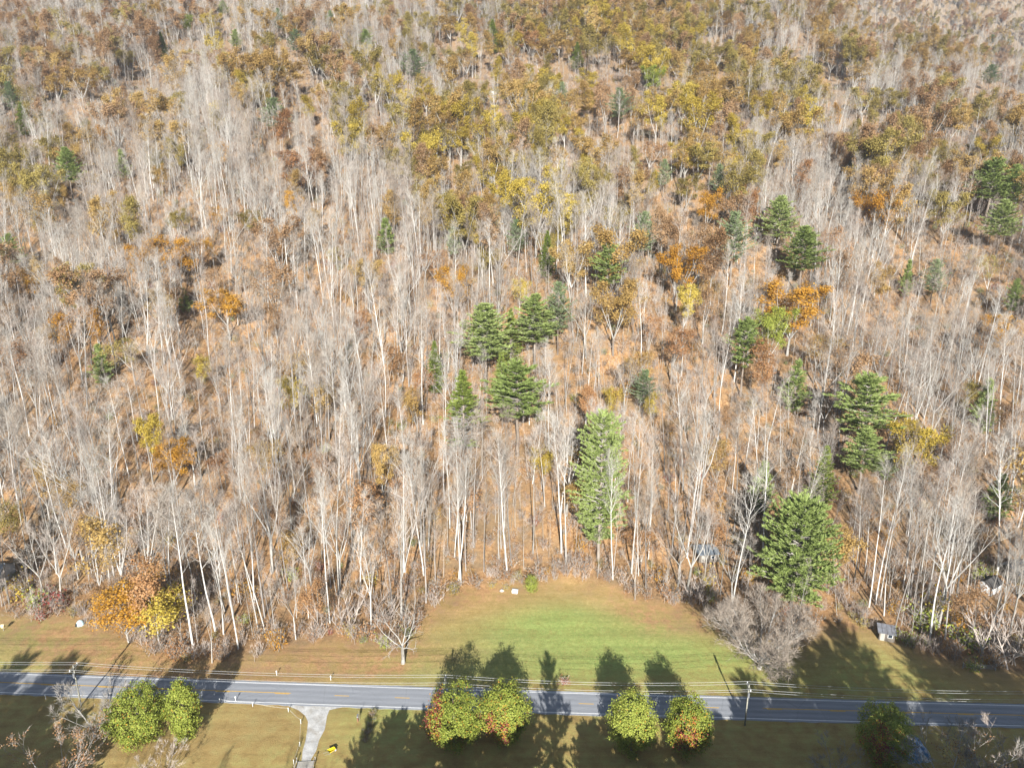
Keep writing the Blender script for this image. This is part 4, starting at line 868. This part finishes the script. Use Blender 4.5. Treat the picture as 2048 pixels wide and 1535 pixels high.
for yy, dz, nm in ((1.12, -.18, 'upper far'), (.45, -.18, 'upper near'), (-1.12, -.18, 'near side'), (0.15, -1.7, 'lower')):
    mb = MB()
    for (x0, y0, h0), (x1, y1, h1) in zip(poles[:-1], poles[1:]):
        n = 14; pts = []
        for i in range(n+1):
            t = i/n; sag = 1.0*4*t*(1-t); pts.append((x0 + (x1-x0)*t, y0 + yy + (y1-y0)*t, (h0 + dz)*(1-t) + (h1 + dz)*t - sag))
        mb.tube(pts, [.022]*(n+1), 4)
    o = add('overhead_wire', mb.mesh('overhead_wire', [wirem])); o['label'] = 'overhead %s wire strung along the road between the utility poles' % nm; o['category'] = 'wire'; o['group'] = 'overhead wires along the road'

# ---------------------------------------------------------------- small things
whitep = plain_mat('white_paint', (.80, .80, .78), (.70, .70, .68), 3, .5); planks = plain_mat('grey_plank_wood', (.42, .39, .34), (.30, .28, .24), 3); darkwood = plain_mat('dark_weathered_boards', (.17, .15, .125), (.10, .085, .07), 2)
fence = thing('rope_fence', 'low white rope fence with four posts beside the gravel drive', 'fence', (*gp(577, 1423), 0))
fx, fy = gp(577, 1423); fp = [gp(440, 1406), gp(506, 1414), gp(577, 1423), gp(602, 1447), gp(600, 1493), gp(588, 1530)]; prev = None
for (X, Y) in fp:
    mb = MB(); mb.tube([(X-fx, Y-fy, -.2), (X-fx, Y-fy, .95), (X-fx, Y-fy, 1.05)], [.07, .07, .03], 8, 0, True); add('post', mb.mesh('fence_post', [whitep], True), fence)
    if prev:
        pts = [(prev[0] + (X-prev[0])*t - fx, prev[1] + (Y-prev[1])*t - fy, .9 - .35*4*t*(1-t)*.6) for t in np.linspace(0, 1, 9)]
        mb = MB(); mb.tube(pts, [.014]*9, 4); add('rope', mb.mesh('fence_rope', [whitep]), fence)
    prev = (X, Y)
# plank bridge at the foot of the drive
bx, by = gp(609, 1536); br = thing('plank_bridge', 'small weathered plank bridge with side rails at the end of the gravel drive', 'bridge', (bx, by, 0), math.radians(4))
pm = MB(); pm.box(-1.5, 1.5, -.11, .11, .10, .16); pmesh = pm.mesh('bridge_plank', [planks])
for k in range(16): add('plank', pmesh, br, (0.02*math.sin(k*3), 1.4 - k*.31, .004*math.sin(k*5)))
for s in (-1, 1):
    mb = MB(); mb.box(s*1.25 - .08, s*1.25 + .08, -3.6, 1.7, -.12, .095); add('beam', mb.mesh('bridge_beam', [planks]), br)
    mb = MB(); mb.box(s*1.56 - .05, s*1.56 + .05, -3.4, 1.6, .92, 1.02); add('handrail', mb.mesh('bridge_rail', [planks]), br)
    for yy in (-3.3, -1.8, -.3, 1.5):
        mb = MB(); mb.box(s*1.66 - .05, s*1.66 + .05, yy - .05, yy + .05, -.3, 1.05); add('rail_post', mb.mesh('rail_post', [planks]), br)
# mailbox
X, Y = gp(716, 1444); mbx = thing('mailbox', 'grey mailbox on a reddish wooden post beside the road', 'mailbox', (X, Y, 0), .1)
redw = plain_mat('reddish_post_wood', (.32, .14, .09), (.22, .10, .07), 3)
mb = MB(); mb.box(-.08, .08, -.08, .08, -.3, 1.15); mb.box(-.07, .07, -.5, .5, 1.0, 1.1); add('post', mb.mesh('mailbox_post', [redw]), mbx)
mb = MB()
prof = [(-.16, 1.155), (.16, 1.155)] + [(.16*math.cos(t), 1.37 + .16*math.sin(t)) for t in np.linspace(0, math.pi, 8)]
for yy in (-.32, .38):
    pass
n = len(prof); mb.v = [(x, -.32, z) for x, z in prof] + [(x, .40, z) for x, z in prof]
mb.f = [tuple(range(n))[::-1], tuple(range(n, 2*n))] + [(i, (i+1) % n, (i+1) % n + n, i + n) for i in range(n)]; mb.m = [0]*len(mb.f)
bxo = add('box', mb.mesh('mailbox_box', [metal]), mbx); mb = MB(); mb.box(.165, .185, -.05, .0, 1.3, 1.6); add('flag', mb.mesh('mailbox_flag', [LEAF['red']]), bxo)
mb = MB(); mb.tube([(.25, .3, -.2), (.25, .3, 2.3)], [.04, .03], 6, 0, True); add('stake', mb.mesh('mailbox_stake', [wood]), mbx)
# wheelbarrow
X, Y = gp(663, 1507); wb = thing('wheelbarrow', 'yellow wheelbarrow standing on the lawn beside the gravel drive', 'wheelbarrow', (X, Y, 0), .75)
yel = plain_mat('yellow_paint', (.80, .62, .02), (.7, .52, .02), 3, .4); blk = plain_mat('black_rubber', (.02, .02, .02), (.03, .03, .03), 3)
mb = MB(); lo_ = [(-.35, -.28, .38), (.4, -.2, .34), (.4, .2, .34), (-.35, .28, .38)]; hi_ = [(-.62, -.46, .78), (.78, -.36, .70), (.78, .36, .70), (-.62, .46, .78)]
mb.quad(*lo_)
for i in range(4): mb.quad(lo_[i], lo_[(i+1) % 4], hi_[(i+1) % 4], hi_[i])
add('tray', mb.mesh('barrow_tray', [yel]), wb)
for s in (-1, 1):
    mb = MB(); mb.tube([(.85, s*.07, .22), (-.4, s*.27, .34), (-1.45, s*.33, .62)], [.028]*3, 6, 0, True); add('handle', mb.mesh('barrow_handle', [planks]), wb)
    mb = MB(); mb.tube([(-.35, s*.27, .36), (-.5, s*.28, .0)], [.022]*2, 5, 0, True); add('leg', mb.mesh('barrow_leg', [metal]), wb)
mb = MB(); c = 14; ring = [(.85 + .17*math.cos(t), 0, .22 + .17*math.sin(t)) for t in np.linspace(0, 2*math.pi, c+1)]; mb.tube(ring, [.055]*(c+1), 6); mb.tube([(.85, -.09, .22), (.85, .09, .22)], [.06, .06], 8, 0, True); add('wheel', mb.mesh('barrow_wheel', [blk]), wb)
X, Y = gp(671, 1500); mb = MB(); mb.tube([(0, 0, 0), (0, 0, .02), (0, 0, .36), (0, 0, .38), (0, 0, .36), (0, 0, .05)], [.13, .14, .17, .175, .155, .12], 14); mb.tube([(-.17*math.cos(t), .17*math.sin(t), .36 + .0*t) for t in np.linspace(0, math.pi, 9)], [.008]*9, 4)
o = add('bucket', mb.mesh('bucket', [whitep], True), None, (X, Y, 0)); o['label'] = 'white plastic bucket beside the yellow wheelbarrow'; o['category'] = 'bucket'
# garden strip
for k in range(16):
    t = k/15; x = 748 - 16*t + rng.normal()*4; y = 1424 + 60*t + rng.normal()*2
    f = [5, 7, 1, 3][k % 4]; shrub(x, y, f, .28 + .2*rng.random(), {5: 'olive dry plant in the overgrown garden strip', 7: 'green leafy plant in the overgrown garden strip', 1: 'tan dry plant in the overgrown garden strip', 3: 'ochre dry plant in the overgrown garden strip'}[f], 'garden_plant', 'plants of the overgrown garden strip', 'plant', 1.3)
# pale blue dome, cream post box, white box and stone
paleblue = plain_mat('pale_blue_plastic', (.52, .68, .70), (.42, .58, .62), 2, .4)
X, Y = gp(161, 1249); mb = MB()
for i in range(6):
    pass
zs = [0, .25, .6, .9, 1.1, 1.18]; rs = [.85, .84, .76, .55, .28, .03]; mb.tube([(0, 0, z) for z in zs], rs, 18)
dm = thing('plastic_dome', 'pale blue plastic dome shelter on the left lawn', 'dome', (X, Y, T(X, Y) - .03)); add('shell', mb.mesh('dome_shell', [paleblue], True), dm)
mb = MB(); mb.tube([(0, 0, .02), (0, 0, .12)], [.93, .9], 18); add('rim', mb.mesh('dome_rim', [paleblue], True), dm)
mb = MB(); mb.tube([(-.5, -.72, .0), (-.5, -.62, .62)], [.28, .2], 10, 0, True); add('entrance', mb.mesh('dome_entrance', [blk], True), dm)
X, Y = gp(8, 1262); cream = plain_mat('cream_plastic', (.75, .62, .36), (.65, .52, .3), 3); ph = thing('post_birdhouse', 'cream box on a short post on the left lawn', 'birdhouse', (X, Y, T(X, Y)))
mb = MB(); mb.box(-.06, .06, -.06, .06, -.3, .9); add('post', mb.mesh('birdhouse_post', [wood]), ph)
mb = MB(); mb.box(-.3, .3, -.3, .3, .9, 1.35); add('box', mb.mesh('birdhouse_box', [cream]), ph)
mb = MB(); mb.quad((-.4, -.42, 1.33), (.4, -.42, 1.33), (.4, 0, 1.65), (-.4, 0, 1.65)); mb.quad((-.4, 0, 1.65), (.4, 0, 1.65), (.4, .42, 1.33), (-.4, .42, 1.33)); add('roof', mb.mesh('birdhouse_roof', [cream]), ph)
X, Y = gp(1030, 1184); wx = thing('storage_box', 'white lidded storage box at the back of the clearing', 'box', (X, Y, T(X, Y) - .05), -.25)
mb = MB(); mb.box(-.7, .7, -.45, .45, 0, .62); add('body', mb.mesh('box_body', [whitep]), wx); mb = MB(); mb.box(-.76, .76, -.5, .5, .625, .74); add('lid', mb.mesh('box_lid', [whitep]), wx)
mb = MB(); mb.box(-.2, .2, -.50, -.46, .25, .40); add('handle', mb.mesh('box_handle', [blk]), wx)
def rock(name, x, y, s, lab, mat):
    X, Y = gp(x, y); mb = MB(); r = np.random.default_rng(int(x)); n0 = 0
    pts = []
    for i in range(6):
        ph_ = math.pi*i/5
        for j in range(9):
            q = s*(1 + .22*r.normal()); pts.append((q*math.sin(ph_)*math.cos(j*.698)*1.2, q*math.sin(ph_)*math.sin(j*.698), q*.7*math.cos(ph_) + s*.35))
    mb.v = pts; mb.f = [(i*9 + j, (i+1)*9 + j, (i+1)*9 + (j+1) % 9, i*9 + (j+1) % 9) for i in range(5) for j in range(9)]; mb.m = [0]*45
    o = add(name, mb.mesh(name, [mat], True), None, (X, Y, T(X, Y) - .1*s)); o['label'] = lab; o['category'] = 'rock'; return o
stone = plain_mat('pale_stone', (.55, .50, .45), (.38, .34, .30), 1.5)
rock('boulder', 1004, 1182, .5, 'pale stone left of the white storage box', stone)
for x, y, s in [(958, 188, 3.0), (985, 190, 2.6), (968, 203, 2.2), (908, 220, 3.2), (935, 205, 2.0), (500, 318, 3.5)]:
    rock('boulder', x, y, s, 'pale rock outcrop showing between trees high on the hillside', stone)['group'] = 'rock outcrops on the hillside'
# verge posts
for x, y, lab in [(662, 1362, 'white marker post in the verge beyond the road'), (554, 1352, 'small white marker stub in the verge beyond the road'), (92, 1398, 'thin white delineator post by the road, left of the utility pole'), (472, 1404, 'short white stake by the road near the narrow green tree')]:
    X, Y = gp(x, y); o = thing('marker_post', lab, 'post', (X, Y, T(X, Y)))
    mb = MB(); mb.tube([(0, 0, -.2), (0, 0, 1.15), (0, 0, 1.2)], [.06, .06, .03], 7, 0, True); add('stake', mb.mesh('marker_stake', [whitep]), o); mb = MB(); mb.box(-.12, .12, -.09, -.065, .85, 1.1); add('plate', mb.mesh('marker_plate', [whitep]), o)

# ---------------------------------------------------------------- sheds, house, tarp, gate
tin = plain_mat('dull_tin_roof', (.30, .31, .34), (.17, .16, .16), 1.2, .5, .3); tin_b = plain_mat('blue_grey_roof', (.24, .28, .32), (.15, .17, .19), .8, .5, .2)
siding = plain_mat('white_siding', (.74, .75, .74), (.62, .63, .62), 2); dkroof = plain_mat('dark_shingles', (.10, .095, .09), (.06, .055, .05), 2); glass = plain_mat('dark_glass', (.03, .04, .05), (.02, .03, .04), 2, .08)
def shed(name, label, cat, X, Y, rz, w, l, h, rise, wallm, roofm, pitch='gable', boards=0, win=True, group=None):
    o = thing(name, label, cat, (X, Y, T(X, Y) - .1), rz, group)
    mb = MB(); mb.box(-w/2, w/2, -l/2, -l/2 + .12, 0, h); add('wall', mb.mesh('shed_wall', [wallm]), o); mb = MB(); mb.box(-w/2, w/2, l/2 - .12, l/2, 0, h + (rise if pitch == 'mono' else 0)); add('wall', mb.mesh('shed_wall', [wallm]), o)
    for s in (-1, 1):
        x0, x1 = (s*w/2 - .12, s*w/2) if s > 0 else (s*w/2, s*w/2 + .12)
        mb = MB(); mb.box(x0, x1, -l/2 + .125, l/2 - .125, 0, h)
        if pitch == 'gable': 
            for xx in (x0 + .01, x1 - .01): mb.tri((xx, -l/2 + .125, h), (xx, l/2 - .125, h), (xx, 0, h + rise - .1))
        add('wall', mb.mesh('shed_wall', [wallm]), o)
    ov_ = .35; nb_ = boards or 1
    if pitch == 'gable':
        for s in (-1, 1):
            for k in range(nb_):
                xa = -w/2 - ov_ + (w + 2*ov_)*k/nb_; xb = xa + (w + 2*ov_)/nb_ - (.05 if boards else 0)
                e = (s*(l/2 + ov_), h - .12 + .03*(k % 2)); q = (s*.01, h + rise + .03*(k % 2)); mb = MB()
                P = [(xa, e[0], e[1]), (xb, e[0], e[1]), (xb, q[0], q[1]), (xa, q[0], q[1])]; U = [(a, c, d + .07) for a, c, d in P]
                mb.quad(*U); mb.quad(*P[::-1])
                for i in range(4): mb.quad(P[i], P[(i+1) % 4], U[(i+1) % 4], U[i])
                add('roof_panel', mb.mesh('roof_panel', [roofm]), o)
    else:
        for k in range(nb_):
            xa = -w/2 - ov_ + (w + 2*ov_)*k/nb_; xb = xa + (w + 2*ov_)/nb_ - (.05 if boards else 0); mb = MB()
            P = [(xa, -l/2 - ov_, h + .0 + .04*(k % 2)), (xb, -l/2 - ov_, h + .04*(k % 2)), (xb, l/2 + ov_, h + rise + .1 + .04*(k % 2)), (xa, l/2 + ov_, h + rise + .1 + .04*(k % 2))]; U = [(a, c, d + .06) for a, c, d in P]
            mb.quad(*U); mb.quad(*P[::-1])
            for i in range(4): mb.quad(P[i], P[(i+1) % 4], U[(i+1) % 4], U[i])
            add('roof_panel', mb.mesh('roof_panel', [roofm]), o)
    if win:
        mb = MB(); mb.box(-w*.28 - .45, -w*.28 + .45, -l/2 - .03, -l/2 - .004, 0.05, 2.0); dr = add('door', mb.mesh('shed_door', [planks]), o)
        mb = MB(); mb.tube([(-w*.28 + .32, -l/2 - .06, 1.0), (-w*.28 + .32, -l/2 - .06, 1.12)], [.025, .025], 6, 0, True); add('handle', mb.mesh('door_handle', [metal]), dr)
        mb = MB(); mb.box(w*.2 - .5, w*.2 + .5, -l/2 - .04, -l/2 - .004, 1.0, 1.9); wf = add('window', mb.mesh('window_frame', [whitep]), o); mb = MB(); mb.box(w*.2 - .42, w*.2 + .42, -l/2 - .05, -l/2 - .042, 1.08, 1.82); add('pane', mb.mesh('window_pane', [glass]), wf)
    return o
X, Y = gp(1771, 1275); shed('garden_shed', 'small tin-roofed shed in brambles beside the shaded lawn', 'shed', X, Y, -.35, 3.2, 2.6, 2.0, .5, darkwood, tin, 'mono', 4)
X, Y = gp(1412, 1118); shed('storage_shed', 'blue-grey roofed shed half hidden behind forked bare tree', 'shed', X, Y, .1, 5.5, 3.6, 2.3, .6, darkwood, tin_b, 'mono', 5)
X, Y = gp(1976, 1180); shed('ruined_shed', 'collapsed shed with gapped dark roof boards and white end wall', 'shed', X, Y, .55, 4.8, 3.6, 2.3, 1.1, siding, dkroof, 'gable', 9, False)
X, Y = gp(2030, 1150); shed('old_cabin', 'old cabin with blue-grey roof behind the collapsed shed', 'cabin', X, Y, .4, 6.5, 5.0, 2.6, 1.3, darkwood, tin_b, 'gable', 6)
shed('house', 'white-sided house corner in deep pine shade at the left lawn', 'house', -134.2, 160.5, .15, 10, 8, 3.0, 2.2, siding, tin_b, 'gable', 8)
occ_dummy = 0
# tarp-covered heap
m, nt, b = new_mat('blue_tarp'); r = ramp(nt, [(.42, (.10, .22, .42)), (.50, (.22, .36, .55)), (.60, (.70, .74, .78))]); tc = nt.nodes.new('ShaderNodeTexCoord').outputs['Object']
nt.links.new(noise(nt, 1.1, 4, .6, tc), r.inputs[0]); nt.links.new(r.outputs[0], b.inputs['Base Color']); b.inputs['Roughness'].default_value = .35
X, Y = gp(1822, 1500); mb = MB(); nu, nv = 22, 18
for j in range(nv+1):
    for i in range(nu+1):
        a = i/nu*2 - 1; c = j/nv*2 - 1; q = max(0, 1 - abs(a)**3.2)*max(0, 1 - abs(c)**3.2)
        z = 2.0*q**.55 + .10*math.sin(a*9 + c*4)*q + .07*math.sin(c*13 - a*5)*q
        mb.v.append((a*2.1 + .08*math.sin(c*8), c*2.6 + .08*math.sin(a*9), z - .02))
mb.f = [(j*(nu+1) + i, j*(nu+1) + i + 1, (j+1)*(nu+1) + i + 1, (j+1)*(nu+1) + i) for j in range(nv) for i in range(nu)]; mb.m = [0]*len(mb.f)
tp = thing('tarp_covered_car', 'blue and white tarp draped over a car beside the dark oval tree', 'tarp', (X, Y, 0), .1, None, 1.12); add('tarp', mb.mesh('tarp', [m], True), tp)
for sx in (-1, 1):
    for sy in (-1, 1):
        mb = MB(); ring = [(sx*1.75, sy*1.6 + .3*math.cos(t), .32 + .3*math.sin(t)) for t in np.linspace(0, 2*math.pi, 13)]; mb.tube(ring, [.11]*13, 6); add('wheel', mb.mesh('car_wheel', [blk]), tp)
# metal gate
X0, Y0 = gp(1925, 1336); X1, Y1 = gp(1990, 1342); L_ = math.hypot(X1-X0, Y1-Y0); gt = thing('metal_gate', 'tubular grey metal gate in shade at the right of the lawn', 'gate', (X0, Y0, T(X0, Y0)), math.atan2(Y1-Y0, X1-X0))
for q in (0, L_):
    mb = MB(); mb.box(q - .07, q + .07, -.07, .07, -.4, 1.5); add('post', mb.mesh('gate_post', [planks]), gt)
for z in (.3, .58, .86, 1.14):
    mb = MB(); mb.tube([(.07, 0, z), (L_ - .07, 0, z)], [.03, .03], 6); add('rail', mb.mesh('gate_rail', [metal]), gt)
for q in (.15, L_*.5, L_ - .15):
    mb = MB(); mb.tube([(q, .04, .27), (q, .04, 1.17)], [.025, .025], 6); add('upright', mb.mesh('gate_upright', [metal]), gt)

# ---------------------------------------------------------------- haze
m = bpy.data.materials.new('air'); m.use_nodes = True; nt = m.node_tree; nt.nodes.clear()
pv = nt.nodes.new('ShaderNodeVolumePrincipled'); pv.inputs['Color'].default_value = (.80, .88, 1.0, 1); pv.inputs['Density'].default_value = .00014; pv.inputs['Anisotropy'].default_value = 0.3
out = nt.nodes.new('ShaderNodeOutputMaterial'); nt.links.new(pv.outputs[0], out.inputs['Volume'])
mb = MB(); mb.box(-1710, 1730, -310, 2330, -2, 610); o = add('haze', mb.mesh('haze', [m])); o['kind'] = 'stuff'; o['label'] = 'thin pale blue air haze over the whole valley'; o['category'] = 'haze'
